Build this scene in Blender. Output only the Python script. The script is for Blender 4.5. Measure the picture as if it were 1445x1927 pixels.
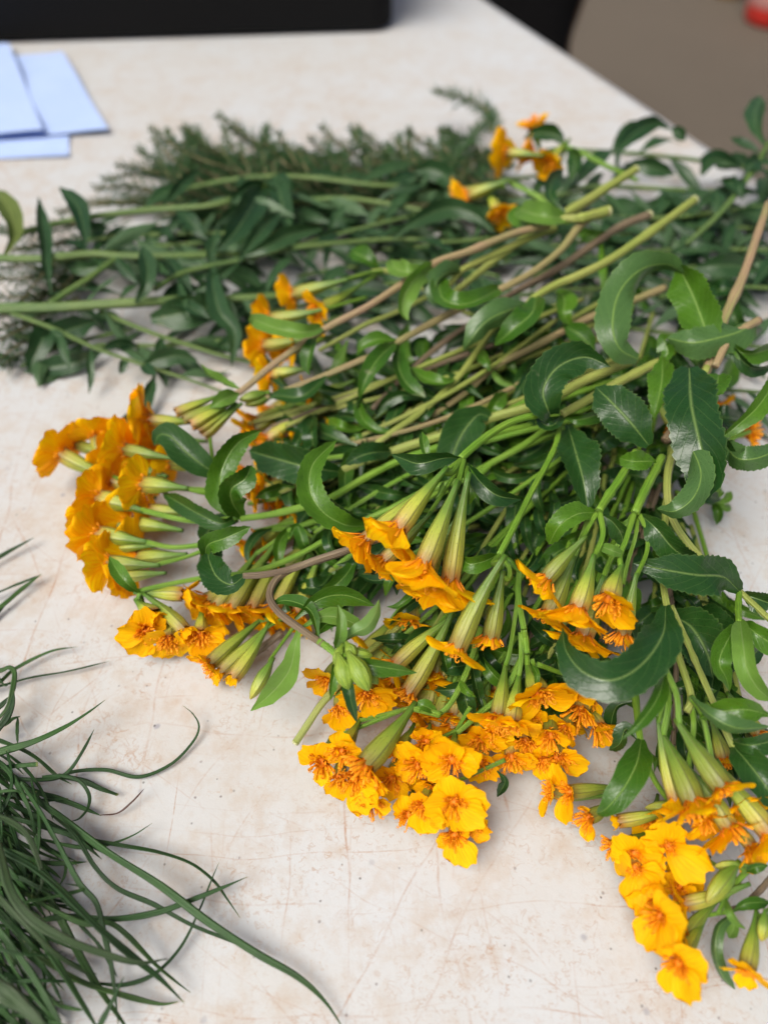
import bpy, math, random
from mathutils import Vector, Matrix, Quaternion, noise
sc = bpy.context.scene
for o in list(bpy.data.objects): bpy.data.objects.remove(o)
R = math.radians
# ------------------------------------------------------------------ camera
H = 0.170                      # lens height above the table top (table top is z = 0)
PITCH = R(50)
F = 1402.0                     # focal length in pixels of the 1445 x 1927 photograph
cam_d = bpy.data.cameras.new('camera'); cam = bpy.data.objects.new('camera', cam_d)
sc.collection.objects.link(cam); sc.camera = cam
cam.location = (0, 0, H); cam.rotation_euler = (R(90) - PITCH, 0, 0)
cam_d.sensor_fit = 'VERTICAL'; cam_d.sensor_height = 36; cam_d.sensor_width = 27
cam_d.lens = F / 1927 * 36
cam_d.clip_start = 0.005; cam_d.clip_end = 200
cam_d.dof.use_dof = True; cam_d.dof.focus_distance = 0.166; cam_d.dof.aperture_fstop = 8.5
sc.render.resolution_x = 767; sc.render.resolution_y = 1024
sc.render.engine = 'CYCLES'
# ------------------------------------------------------------------ sky, sun, exposure
SUN_EL, SUN_AZ = 60, -135       # degrees; azimuth from +Y (away from the lens) towards +X
w = bpy.data.worlds.new('World'); sc.world = w; w.use_nodes = True
nt = w.node_tree; bg = nt.nodes['Background']
sky = nt.nodes.new('ShaderNodeTexSky'); sky.sky_type = 'NISHITA'; sky.sun_disc = False
sky.sun_elevation = R(SUN_EL); sky.sun_rotation = R(SUN_AZ)
sky.air_density = 0.45; sky.dust_density = 6.0; sky.ozone_density = 0.2
nt.links.new(sky.outputs[0], bg.inputs[0]); bg.inputs[1].default_value = 0.085
sd = bpy.data.lights.new('sun', 'SUN'); so = bpy.data.objects.new('sun', sd); sc.collection.objects.link(so)
sd.energy = 2.0; sd.angle = R(36); sd.color = (1, 0.985, 0.925)
_d = Vector((math.sin(R(SUN_AZ)) * math.cos(R(SUN_EL)), math.cos(R(SUN_AZ)) * math.cos(R(SUN_EL)), math.sin(R(SUN_EL))))
so.rotation_euler = (-_d).to_track_quat('-Z', 'Y').to_euler(); so.location = (0, 0, 3)
sc.view_settings.view_transform = 'Standard'; sc.view_settings.look = 'None'
sc.view_settings.exposure = 0.53; sc.view_settings.gamma = 1
# ------------------------------------------------------------------ measuring points
CR = Vector((1, 0, 0)); CF = Vector((0, math.cos(PITCH), -math.sin(PITCH))); CU = Vector((0, math.sin(PITCH), math.cos(PITCH)))
EYE = Vector((0, 0, H))
def ray(x, y): return CF + CR * ((x - 722.5) / F) - CU * ((y - 963.5) / F)
def P(x, y, z=0.0):            # photograph position + height above the table in mm -> point in the scene
    r = ray(x, y); return EYE + r * ((z * 0.001 - H) / r.z)
def SC(p): return (p - EYE).dot(CF) / F          # metres per photograph pixel at p
def crv(pts, n):               # Catmull-Rom through points, n samples evenly spaced
    if len(pts) == 2: return [pts[0].lerp(pts[1], i / (n - 1)) for i in range(n)]
    q = [pts[0] * 2 - pts[1]] + list(pts) + [pts[-1] * 2 - pts[-2]]
    out = []
    for i in range(1, len(q) - 2):
        p0, p1, p2, p3 = q[i - 1:i + 3]
        for k in range(12):
            t = k / 12
            out.append(0.5 * ((2 * p1) + (p2 - p0) * t + (2 * p0 - 5 * p1 + 4 * p2 - p3) * t * t + (3 * p1 - p0 - 3 * p2 + p3) * t ** 3))
    out.append(pts[-1].copy())
    L = [0]
    for a, b in zip(out, out[1:]): L.append(L[-1] + (b - a).length)
    res = []; j = 0
    for i in range(n):
        d = L[-1] * i / (n - 1)
        while j < len(L) - 2 and L[j + 1] < d: j += 1
        t = (d - L[j]) / max(1e-9, L[j + 1] - L[j])
        res.append(out[j].lerp(out[j + 1], min(1, max(0, t))))
    return res
def lin(vals, t):              # piecewise linear list lookup
    if not isinstance(vals, (list, tuple)): return vals
    f = t * (len(vals) - 1); i = min(int(f), len(vals) - 2); return vals[i] + (vals[i + 1] - vals[i]) * (f - i)
# ------------------------------------------------------------------ object helpers
COL = sc.collection
class MB:                      # mesh collector with a UV per corner vertex
    def __init__(s): s.v = []; s.f = []; s.uv = []
    def grid(s, rows, uvs, wrap=False):
        b = len(s.v); n = len(rows[0]); m = len(rows)
        for r_, u_ in zip(rows, uvs): s.v += r_; s.uv += u_
        for i in range(m - 1):
            for j in range(n if wrap else n - 1):
                k = (j + 1) % n
                s.f.append((b + i * n + j, b + i * n + k, b + (i + 1) * n + k, b + (i + 1) * n + j))
        return b
    def tube(s, pts, rad, sides=7, cap=True, flat=1.0, v0=0.0, v1=1.0):
        n = len(pts); rows = []; uvs = []; up = None
        for i, p in enumerate(pts):
            t = (pts[min(i + 1, n - 1)] - pts[max(i - 1, 0)]).normalized()
            if up is None: up = Vector((0, 0, 1)) if abs(t.z) < .9 else Vector((1, 0, 0))
            a = t.cross(up).normalized(); up = a.cross(t).normalized()
            rr = lin(rad, i / (n - 1))
            rows.append([p + (a * math.cos(2 * math.pi * k / sides) + up * (flat * math.sin(2 * math.pi * k / sides))) * rr for k in range(sides)])
            vv = v0 + (v1 - v0) * i / (n - 1)
            uvs.append([(k / sides, vv) for k in range(sides)])
        b = s.grid(rows, uvs, True)
        if cap:
            s.f.append(tuple(b + k for k in range(sides))[::-1]); e = b + (n - 1) * sides
            s.f.append(tuple(e + k for k in range(sides)))
    def box(s, lo, hi):
        b = len(s.v)
        for z in (lo[2], hi[2]):
            for x, y in ((lo[0], lo[1]), (hi[0], lo[1]), (hi[0], hi[1]), (lo[0], hi[1])): s.v.append(Vector((x, y, z))); s.uv.append((0, 0))
        for f in ((3, 2, 1, 0), (4, 5, 6, 7), (0, 1, 5, 4), (1, 2, 6, 5), (2, 3, 7, 6), (3, 0, 4, 7)): s.f.append(tuple(b + i for i in f))
    def build(s, name, mat, parent=None, smooth=True):
        org = parent['_o'] if parent is not None and '_o' in parent.keys() else (0, 0, 0)
        org = Vector(org)
        me = bpy.data.meshes.new(name)
        me.from_pydata([tuple(v - org) for v in s.v], [], s.f)
        ul = me.uv_layers.new(name='UVMap')
        fl = []
        for f in s.f:
            for i in f: fl += s.uv[i]
        ul.data.foreach_set('uv', fl)
        me.materials.append(mat)
        if smooth: me.polygons.foreach_set('use_smooth', [True] * len(me.polygons))
        o = bpy.data.objects.new(name, me); COL.objects.link(o)
        if parent is not None:
            o.parent = parent; o['_o'] = tuple(org)
        return o
def tag(o, label, cat, group=None, kind=None):
    o['label'] = label; o['category'] = cat
    if group: o['group'] = group
    if kind: o['kind'] = kind
    return o
def root(name, loc, label, cat, group=None):
    o = bpy.data.objects.new(name, None); COL.objects.link(o); o.location = loc; o.empty_display_size = 0.01
    o['_o'] = tuple(loc); return tag(o, label, cat, group)
# ------------------------------------------------------------------ materials
def newmat(name):
    m = bpy.data.materials.new(name); m.use_nodes = True; t = m.node_tree
    return m, t, t.nodes['Principled BSDF']
def N(t, kind, **kw):
    n = t.nodes.new(kind)
    for k, v in kw.items():
        if k.startswith('i_'):
            key = k[2:]; key = int(key) if key.isdigit() else key
            n.inputs[key].default_value = v
        else: setattr(n, k, v)
    return n
def mth(t, op, a, b=None, c=None, clamp=False):
    n = N(t, 'ShaderNodeMath', operation=op, use_clamp=clamp)
    for i, x in enumerate((a, b, c)):
        if x is None: continue
        if isinstance(x, (int, float)): n.inputs[i].default_value = x
        else: t.links.new(x, n.inputs[i])
    return n.outputs[0]
def mixc(t, fac, a, b, mode='MIX'):
    n = N(t, 'ShaderNodeMix', data_type='RGBA', blend_type=mode)
    for s, x in ((n.inputs[0], fac), (n.inputs[6], a), (n.inputs[7], b)):
        if isinstance(x, (int, float)): s.default_value = x
        elif isinstance(x, tuple): s.default_value = (*x, 1)
        else: t.links.new(x, s)
    return n.outputs[2]
def ramp(t, fac, stops):
    n = N(t, 'ShaderNodeValToRGB'); e = n.color_ramp.elements
    while len(e) < len(stops): e.new(0.5)
    for q, (p, c) in zip(e, stops): q.position = p; q.color = (*c, 1) if len(c) == 3 else c
    t.links.new(fac, n.inputs[0]); return n.outputs[0]
def uvxy(t):
    u = N(t, 'ShaderNodeUVMap'); s = N(t, 'ShaderNodeSeparateXYZ'); t.links.new(u.outputs[0], s.inputs[0]); return s.outputs[0], s.outputs[1], u.outputs[0]
def noi(t, vec, scale, detail=3, rough=.5, dist=0.0):
    n = N(t, 'ShaderNodeTexNoise', i_Scale=scale, i_Detail=detail, i_Roughness=rough, i_Distortion=dist)
    if vec is not None: t.links.new(vec, n.inputs['Vector'])
    return n.outputs['Fac'], n.outputs['Color']
def geo(t): return N(t, 'ShaderNodeNewGeometry')
def bump(t, b, h, strength, dist):
    n = N(t, 'ShaderNodeBump', i_Strength=strength, i_Distance=dist); t.links.new(h, n.inputs['Height']); t.links.new(n.outputs[0], b.inputs['Normal'])
    return n
def leaf_mat(name, top, top2, under, rib, rough=.36, transl=.10, spots=0.0, spec=.3):
    m, t, b = newmat(name)
    u, v, uv = uvxy(t)
    oi = N(t, 'ShaderNodeObjectInfo'); g = geo(t)
    pos = N(t, 'ShaderNodeTexCoord').outputs['Object']
    nf, _ = noi(t, pos, 160, 4, .6); nf2, _ = noi(t, pos, 900, 3, .6)
    c = mixc(t, oi.outputs['Random'], top, top2)
    c = mixc(t, mth(t, 'MULTIPLY_ADD', nf, .9, -.2, clamp=True), c, tuple(x * .55 for x in top))
    c = mixc(t, g.outputs['Backfacing'], c, under)
    # midrib and side veins
    d = mth(t, 'ABSOLUTE', mth(t, 'SUBTRACT', u, .5))
    ribm = mth(t, 'SUBTRACT', 1.0, mth(t, 'MULTIPLY', d, 22), clamp=True)
    vein = mth(t, 'SUBTRACT', mth(t, 'MULTIPLY', v, 9), mth(t, 'MULTIPLY', d, 5))
    vf = mth(t, 'ABSOLUTE', mth(t, 'SUBTRACT', mth(t, 'FRACT', vein), .5))
    vm = mth(t, 'SUBTRACT', 1.0, mth(t, 'MULTIPLY', vf, 14), clamp=True)
    edge = mth(t, 'MULTIPLY_ADD', d, 22, -10.3, clamp=True)
    c = mixc(t, mth(t, 'MULTIPLY', ribm, .85), c, rib)
    c = mixc(t, mth(t, 'MULTIPLY', vm, .16), c, rib)
    c = mixc(t, mth(t, 'MULTIPLY', edge, .45), c, rib)
    if spots:
        vo = N(t, 'ShaderNodeTexVoronoi', i_Scale=1400); t.links.new(pos, vo.inputs['Vector'])
        sp = mth(t, 'LESS_THAN', vo.outputs['Distance'], .2)
        c = mixc(t, mth(t, 'MULTIPLY', sp, spots), c, tuple(x * .35 for x in top))
    scn, _ = noi(t, pos, 48, 4, .65)
    c = mixc(t, mth(t, 'MULTIPLY_ADD', scn, 12, -8.1, clamp=True), c, (.20, .22, .12))
    t.links.new(c, b.inputs['Base Color'])
    b.inputs['Roughness'].default_value = rough; b.inputs['Specular IOR Level'].default_value = spec
    hgt = mth(t, 'ADD', mth(t, 'MULTIPLY', nf2, .45), mth(t, 'MULTIPLY', mth(t, 'ADD', ribm, mth(t, 'MULTIPLY', vm, .18)), -.6))
    bump(t, b, hgt, .4, .0006)
    tr = N(t, 'ShaderNodeBsdfTranslucent'); mx = N(t, 'ShaderNodeMixShader', i_0=transl)
    tc = mixc(t, 1.0, c, (1.0, 1.35, .5), 'MULTIPLY'); t.links.new(tc, tr.inputs[0])
    t.links.new(b.outputs[0], mx.inputs[1]); t.links.new(tr.outputs[0], mx.inputs[2])
    t.links.new(mx.outputs[0], t.nodes['Material Output'].inputs[0])
    return m
def stem_mat(name, c1, c2, c3, rough=.45):
    m, t, b = newmat(name); u, v, uv = uvxy(t); oi = N(t, 'ShaderNodeObjectInfo')
    pos = N(t, 'ShaderNodeTexCoord').outputs['Object']
    mp = N(t, 'ShaderNodeMapping'); mp.inputs['Scale'].default_value = (14, 2.2, 1); t.links.new(uv, mp.inputs[0])
    n1, _ = noi(t, mp.outputs[0], 1.0, 3); n2, _ = noi(t, pos, 90, 3)
    c = mixc(t, mth(t, 'MULTIPLY_ADD', n2, 2.2, -.6, clamp=True), c1, c2)
    c = mixc(t, mth(t, 'MULTIPLY_ADD', n1, 2.4, -.95, clamp=True), c, c3)
    t.links.new(c, b.inputs['Base Color']); b.inputs['Roughness'].default_value = rough
    mp2 = N(t, 'ShaderNodeMapping'); mp2.inputs['Scale'].default_value = (9, .3, 1); t.links.new(uv, mp2.inputs[0])
    n3, _ = noi(t, mp2.outputs[0], 2.0, 2); bump(t, b, n3, .9, .0008)
    return m
M = {}
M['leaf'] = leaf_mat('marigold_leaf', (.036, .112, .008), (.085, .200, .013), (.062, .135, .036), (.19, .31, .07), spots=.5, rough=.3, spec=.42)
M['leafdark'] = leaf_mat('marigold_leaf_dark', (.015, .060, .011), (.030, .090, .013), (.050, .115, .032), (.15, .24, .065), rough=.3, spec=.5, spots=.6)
M['leaflight'] = leaf_mat('marigold_leaf_young', (.13, .26, .04), (.17, .32, .05), (.16, .29, .08), (.26, .38, .12), transl=.25)
M['tleaf'] = leaf_mat('blue_green_leaf', (.018, .058, .020), (.042, .098, .034), (.065, .125, .055), (.11, .18, .07), rough=.36, spec=.35)
M['yleaf'] = leaf_mat('yellowing_leaf', (.09, .14, .03), (.13, .17, .04), (.12, .16, .06), (.22, .27, .08))
M['green'] = stem_mat('green_stem', (.14, .31, .020), (.24, .40, .040), (.08, .20, .016))
M['olive'] = stem_mat('olive_stem', (.24, .34, .050), (.37, .42, .095), (.22, .19, .06))
M['tan'] = stem_mat('tan_stem', (.33, .26, .12), (.30, .31, .10), (.29, .17, .11))
M['brown'] = stem_mat('brown_stem', (.17, .12, .075), (.24, .19, .11), (.11, .07, .05))
M['pink'] = stem_mat('pinkish_stem', (.37, .26, .15), (.29, .30, .10), (.36, .17, .14))
M['tstem'] = stem_mat('sprig_stem', (.075, .16, .035), (.14, .22, .05), (.10, .14, .03))
def calyx_mat():
    m, t, b = newmat('green_calyx'); u, v, uv = uvxy(t); oi = N(t, 'ShaderNodeObjectInfo')
    c = ramp(t, v, [(0, (.07, .18, .015)), (.3, (.15, .26, .025)), (.62, (.42, .46, .05)), (.86, (.45, .38, .06)), (1, (.40, .17, .04))])
    c = mixc(t, mth(t, 'MULTIPLY', oi.outputs['Random'], .7), c, (.09, .17, .018))
    rb = mth(t, 'ABSOLUTE', mth(t, 'SUBTRACT', mth(t, 'FRACT', mth(t, 'MULTIPLY', u, 5)), .5))
    mp = N(t, 'ShaderNodeMapping'); mp.inputs['Scale'].default_value = (26, 2.5, 1); t.links.new(uv, mp.inputs[0])
    n1, _ = noi(t, mp.outputs[0], 1.0, 3)
    c = mixc(t, mth(t, 'MULTIPLY_ADD', n1, 3.0, -1.6, clamp=True), c, (.10, .10, .022))
    c = mixc(t, mth(t, 'MULTIPLY', mth(t, 'LESS_THAN', rb, .06), .7), c, (.10, .10, .03))
    mp2 = N(t, 'ShaderNodeMapping'); mp2.inputs['Scale'].default_value = (16, 22, 1); t.links.new(uv, mp2.inputs[0])
    vo = N(t, 'ShaderNodeTexVoronoi', i_Scale=1.0); t.links.new(mp2.outputs[0], vo.inputs['Vector'])
    c = mixc(t, mth(t, 'MULTIPLY', mth(t, 'LESS_THAN', vo.outputs['Distance'], .14), .6), c, (.06, .07, .02))
    t.links.new(c, b.inputs['Base Color']); b.inputs['Roughness'].default_value = .42
    bump(t, b, mth(t, 'ADD', n1, rb), .5, .0005); return m
M['calyx'] = calyx_mat()
M['bud'] = stem_mat('bud_green', (.19, .31, .025), (.30, .40, .05), (.10, .20, .02))
def petal_mat():
    m, t, b = newmat('yellow_petal'); u, v, uv = uvxy(t); oi = N(t, 'ShaderNodeObjectInfo'); g = geo(t)
    c = mixc(t, oi.outputs['Random'], (1.0, .52, .002), (1.0, .70, .003))
    c = mixc(t, mth(t, 'MULTIPLY_ADD', v, -2.4, 1.0, clamp=True), c, (.82, .24, .003))
    mp = N(t, 'ShaderNodeMapping'); mp.inputs['Scale'].default_value = (15, 1.3, 1); t.links.new(uv, mp.inputs[0])
    n1, _ = noi(t, mp.outputs[0], 1.0, 3)
    c = mixc(t, mth(t, 'MULTIPLY_ADD', n1, 2.8, -1.2, clamp=True), c, (.94, .34, .002))
    c = mixc(t, mth(t, 'MULTIPLY', g.outputs['Backfacing'], .4), c, (1.0, .52, .003))
    t.links.new(c, b.inputs['Base Color']); b.inputs['Roughness'].default_value = .55; b.inputs['Specular IOR Level'].default_value = .12
    bump(t, b, n1, .5, .0006)
    tr = N(t, 'ShaderNodeBsdfTranslucent'); mx = N(t, 'ShaderNodeMixShader', i_0=.34); t.links.new(c, tr.inputs[0])
    t.links.new(b.outputs[0], mx.inputs[1]); t.links.new(tr.outputs[0], mx.inputs[2]); t.links.new(mx.outputs[0], t.nodes['Material Output'].inputs[0])
    return m
M['petal'] = petal_mat()
def disc_mat():
    m, t, b = newmat('orange_floret'); u, v, uv = uvxy(t)
    c = ramp(t, v, [(0, (.22, .055, .003)), (.4, (.66, .19, .005)), (1, (.92, .39, .012))])
    t.links.new(c, b.inputs['Base Color']); b.inputs['Roughness'].default_value = .55; b.inputs['Specular IOR Level'].default_value = .25; return m
M['disc'] = disc_mat()
def plain(name, col, rough=.5, nscale=60, var=.25, bs=.2, bd=.001, spec=.5):
    m, t, b = newmat(name); pos = N(t, 'ShaderNodeTexCoord').outputs['Object']
    n1, _ = noi(t, pos, nscale, 5, .6)
    c = mixc(t, n1, tuple(x * (1 - var) for x in col), tuple(min(1, x * (1 + var)) for x in col))
    t.links.new(c, b.inputs['Base Color']); b.inputs['Roughness'].default_value = rough; b.inputs['Specular IOR Level'].default_value = spec
    bump(t, b, n1, bs, bd); return m
M['blade'] = None
def blade_mat():
    m, t, b = newmat('grass_blade'); u, v, uv = uvxy(t); oi = N(t, 'ShaderNodeObjectInfo')
    c = ramp(t, oi.outputs['Random'], [(0, (.009, .034, .008)), (.5, (.021, .066, .016)), (.85, (.042, .108, .024)), (1, (.06, .12, .03))])
    mp = N(t, 'ShaderNodeMapping'); mp.inputs['Scale'].default_value = (22, 1.6, 1); t.links.new(uv, mp.inputs[0])
    n1, _ = noi(t, mp.outputs[0], 1.0, 4); pos = N(t, 'ShaderNodeTexCoord').outputs['Object']; n2, _ = noi(t, pos, 220, 4)
    c = mixc(t, mth(t, 'MULTIPLY_ADD', n1, 1.8, -.75, clamp=True), c, (.045, .10, .028))
    c = mixc(t, mth(t, 'MULTIPLY_ADD', n2, 2.6, -1.25, clamp=True), c, (.025, .055, .02))
    c = mixc(t, mth(t, 'MULTIPLY_ADD', v, 30, -29, clamp=True), c, (.20, .22, .07))
    t.links.new(c, b.inputs['Base Color']); b.inputs['Roughness'].default_value = .42; b.inputs['Specular IOR Level'].default_value = .3
    bump(t, b, n1, .45, .0004); return m
M['blade'] = blade_mat()
M['pith'] = plain('pale_pith', (.50, .52, .27), .7, 900, .3)
M['drytip'] = plain('dry_tip', (.075, .032, .022), .6)
M['paleblade'] = stem_mat('pale_blade', (.042, .085, .028), (.065, .11, .042), (.028, .062, .018))
M['needle'] = stem_mat('needle_leaf', (.040, .130, .032), (.085, .20, .055), (.025, .085, .02), rough=.5)
M['needlestem'] = stem_mat('needle_stem', (.20, .22, .08), (.24, .17, .09), (.15, .12, .06))
# ------------------------------------------------------------------ plant builders
rnd = random.Random(7)
PROF = {'lance': [(0, .16), (.08, .24), (.25, .66), (.45, .97), (.55, 1), (.75, .74), (.9, .33), (1, .02)],
        'broad': [(0, .22), (.1, .45), (.3, .92), (.5, 1), (.72, .84), (.9, .40), (1, .03)],
        'strap': [(0, .35), (.1, .7), (.3, 1), (.7, 1), (.88, .75), (.97, .35), (1, .08)],
        'spoon': [(0, .2), (.2, .4), (.45, .85), (.65, 1), (.85, .8), (.95, .45), (1, .1)],
        'cut': [(0, .5), (.15, .8), (.4, 1), (.8, 1), (1, .9)],
        'awl': [(0, .7), (.2, 1), (.5, .8), (.8, .4), (1, .03)]}
def prof(name, s):
    q = PROF[name]
    for (a, x), (b, y) in zip(q, q[1:]):
        if s <= b:
            f = (s - a) / (b - a); f = f * f * (3 - 2 * f) if name != 'cut' else f; return x + (y - x) * f
    return q[-1][1]
def leaf3(parent, pts, wid, phi=0, side=1, fold=.5, pr='lance', ser=True, mat='leaf', wave=.12, name='leaf', facing=None):
    """pts: 3-D centre line; wid: full width in metres; the blade turns phi degrees about its midrib from facing the viewpoint side"""
    n = 76 if ser else 18; C = 8 if ser else 6
    c = crv(pts, n); mb = MB(); rows = []; uvs = []; sd_ = rnd.random() * 9
    prevw = None
    for i, p in enumerate(c):
        s = i / (n - 1)
        t = (c[min(i + 1, n - 1)] - c[max(i - 1, 0)]).normalized()
        v = (EYE - p).normalized() if facing is None else facing
        wv = v.cross(t)
        if wv.length < .15 and prevw is not None: wv = prevw - t * prevw.dot(t)
        wv.normalize()
        if prevw is not None and wv.dot(prevw) < 0: wv = -wv
        if prevw is not None:
            wv = (wv + prevw * 1.2); wv = (wv - t * wv.dot(t)).normalized()
        prevw = wv
        a = R(lin(phi, s)); nv = t.cross(wv).normalized()
        if nv.dot(v) < 0 and i == 0: pass
        w2 = wv * math.cos(a) + nv * math.sin(a); n2 = t.cross(w2).normalized()
        hw = prof(pr, s) * wid * .5 * (1 + .03 * math.sin(s * 17 + sd_))
        row = []; uv = []
        for k in range(C + 1):
            x = k / C * 2 - 1; e = abs(x)
            st = 1.0
            if ser and e == 1: st = 1.0 + (.075 if i % 4 == 0 else (.045 if i % 4 == 1 else (.01 if i % 4 == 2 else -.02))) * min(1, 3 * s) * min(1, 6 * (1 - s))
            fo = fold * e ** 1.25
            rip = wave * math.sin(s * 13 + sd_ + (2 if x > 0 else 0)) * e * e + .03 * math.sin(s * 31 + sd_ * 3 + x * 2) * e
            row.append(p + w2 * (x * hw * st * math.cos(fold * .8)) + n2 * (side * hw * fo + hw * rip))
            uv.append((.5 + x * .5, s))
        if side > 0: row.reverse(); uv.reverse()          # face normals on the upper side of the blade
        rows.append(row); uvs.append(uv)
    mb.grid(rows, uvs)
    return mb.build(name, M[mat] if isinstance(mat, str) else mat, parent)
def px(pts): return [P(*q) for q in pts]
def leaf(parent, pts, w, **k):
    q = px(pts); mid = q[len(q) // 2]
    return leaf3(parent, q, w * SC(mid), **k)
def tubepx(mb, pts, r, n=None, sides=8, **k):
    q = px(pts); c = crv(q, n or max(24, 7 * len(pts)))
    rs = r if isinstance(r, (list, tuple)) else [r, r]
    m_ = 24; s_ = SC(q[len(q) // 2]); nodes = [rnd.uniform(.1, .9) for _ in range(2)]
    mb.tube(c, [lin(list(rs), i / (m_ - 1)) * s_ * (1 + rnd.uniform(-.05, .05) + sum(.22 * math.exp(-((i / (m_ - 1) - z) / .02) ** 2) for z in nodes)) for i in range(m_)], sides, **k)
def petal(parent, org, ax, rad, L, W, op, seed, mat='petal'):
    g = random.Random(seed); side = ax.cross(rad).normalized(); nL, nW = 9, 10
    tab = [(0, .20), (.14, .26), (.3, .62), (.5, .93), (.7, 1.0), (.86, .90), (1, .66)]
    op1 = op * g.uniform(.85, 1.12); curl = g.uniform(-.5, .9); cup = g.uniform(-.12, .42); ph = g.random() * 6; rf = g.uniform(.03, .08)
    notch = g.uniform(.05, .13); skew = g.uniform(-.12, .12)
    pts = []; p = Vector((0, 0)); ns = 18; prev = p.copy()
    for i in range(ns + 1):
        s = i / ns; a = op1 * min(1, s * 2.6) + curl * max(0, s - .55) * 1.3
        if i: p = p + Vector((math.cos(a), math.sin(a))) * (1 / ns)
        pts.append((p.copy(), a))
    rows = []; uvs = []; mb = MB()
    for i in range(nL):
        s = i / (nL - 1); row = []; uv = []
        for k in range(nW + 1):
            c = k / nW * 2 - 1
            ext = 1 + (notch * (math.cos(c * 5.6) * -1) * .6 - .16 * abs(c) ** 3 + skew * c * .6) * s ** 2
            ss = min(1.0, s * ext * .93); f = ss * ns; j = min(int(f), ns - 1)
            q = pts[j][0].lerp(pts[j + 1][0], f - j); a = pts[j][1]
            wv = 0
            for (x0, y0), (x1, y1) in zip(tab, tab[1:]):
                if s <= x1: wv = y0 + (y1 - y0) * (s - x0) / (x1 - x0); break
            nrm = ax * math.sin(a) - rad * math.cos(a)
            off = (cup * c * c + rf * math.sin(c * 4.5 + ph + s * 3) * s - .05 * math.cos(c * 9) * s * (1 - s) + .025 * math.sin(c * 14 + ph * 2) * s + .02 * math.sin(c * 23 + ph) * s * s) * W * .5
            row.append(org + ax * (q.x * L) + rad * (q.y * L) + side * (c * wv * W * .5) + nrm * off); uv.append((.5 + c * .5, s))
        rows.append(row); uvs.append(uv)
    mb.grid(rows, uvs); return mb.build('petal', M[mat], parent)
def disc(parent, org, ax, e1, e2, r, h, n, seed):
    g = random.Random(seed); mb = MB(); rows = []
    for k in range(5):
        a = k / 4 * math.pi / 2
        rows.append([org - ax * (h * .25) + (e1 * math.cos(j * math.pi / 5) + e2 * math.sin(j * math.pi / 5)) * (r * .62 * math.cos(a) + 1e-6) + ax * (h * .55 * math.sin(a)) for j in range(10)])
    mb.grid(rows, [[(j / 10, .15 + .1 * k) for j in range(10)] for k in range(5)], True)
    for i in range(n):
        q = math.sqrt((i + .5) / n); a = i * 2.39996 + g.uniform(-.3, .3)
        d = e1 * math.cos(a) + e2 * math.sin(a)
        b = org + d * (r * .62 * q) - ax * (h * .2); ln = h * g.uniform(.75, 1.25) * (1.05 - .15 * q)
        up = (ax + d * (.62 * q + g.uniform(-.1, .2)) + e1 * g.uniform(-.2, .2) + e2 * g.uniform(-.2, .2)).normalized()
        c = [b + up * (ln * k / 4) + d * (.12 * ln * (k / 4) ** 2) for k in range(5)]
        mb.tube(c, [r * .07, r * .085, r * .10, r * .135, r * .17 if g.random() < .65 else r * .06], 5, cap=False)
        if g.random() < .75:
            k0 = c[-1]; s2 = (d * math.cos(g.random() * 6) + up.cross(d) * math.sin(g.random() * 6)).normalized(); rr = r * g.uniform(.12, .2)
            cc = [k0 + up * (rr * 1.2 * math.sin(k * .7)) + s2 * (rr * (1 - math.cos(k * .7))) for k in range(6)]
            mb.tube(cc, [r * .05, r * .035], 4, cap=False, v0=.7, v1=1)
    o = mb.build('disc_florets', M['disc'], parent); o['kind'] = 'stuff'; return o
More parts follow.
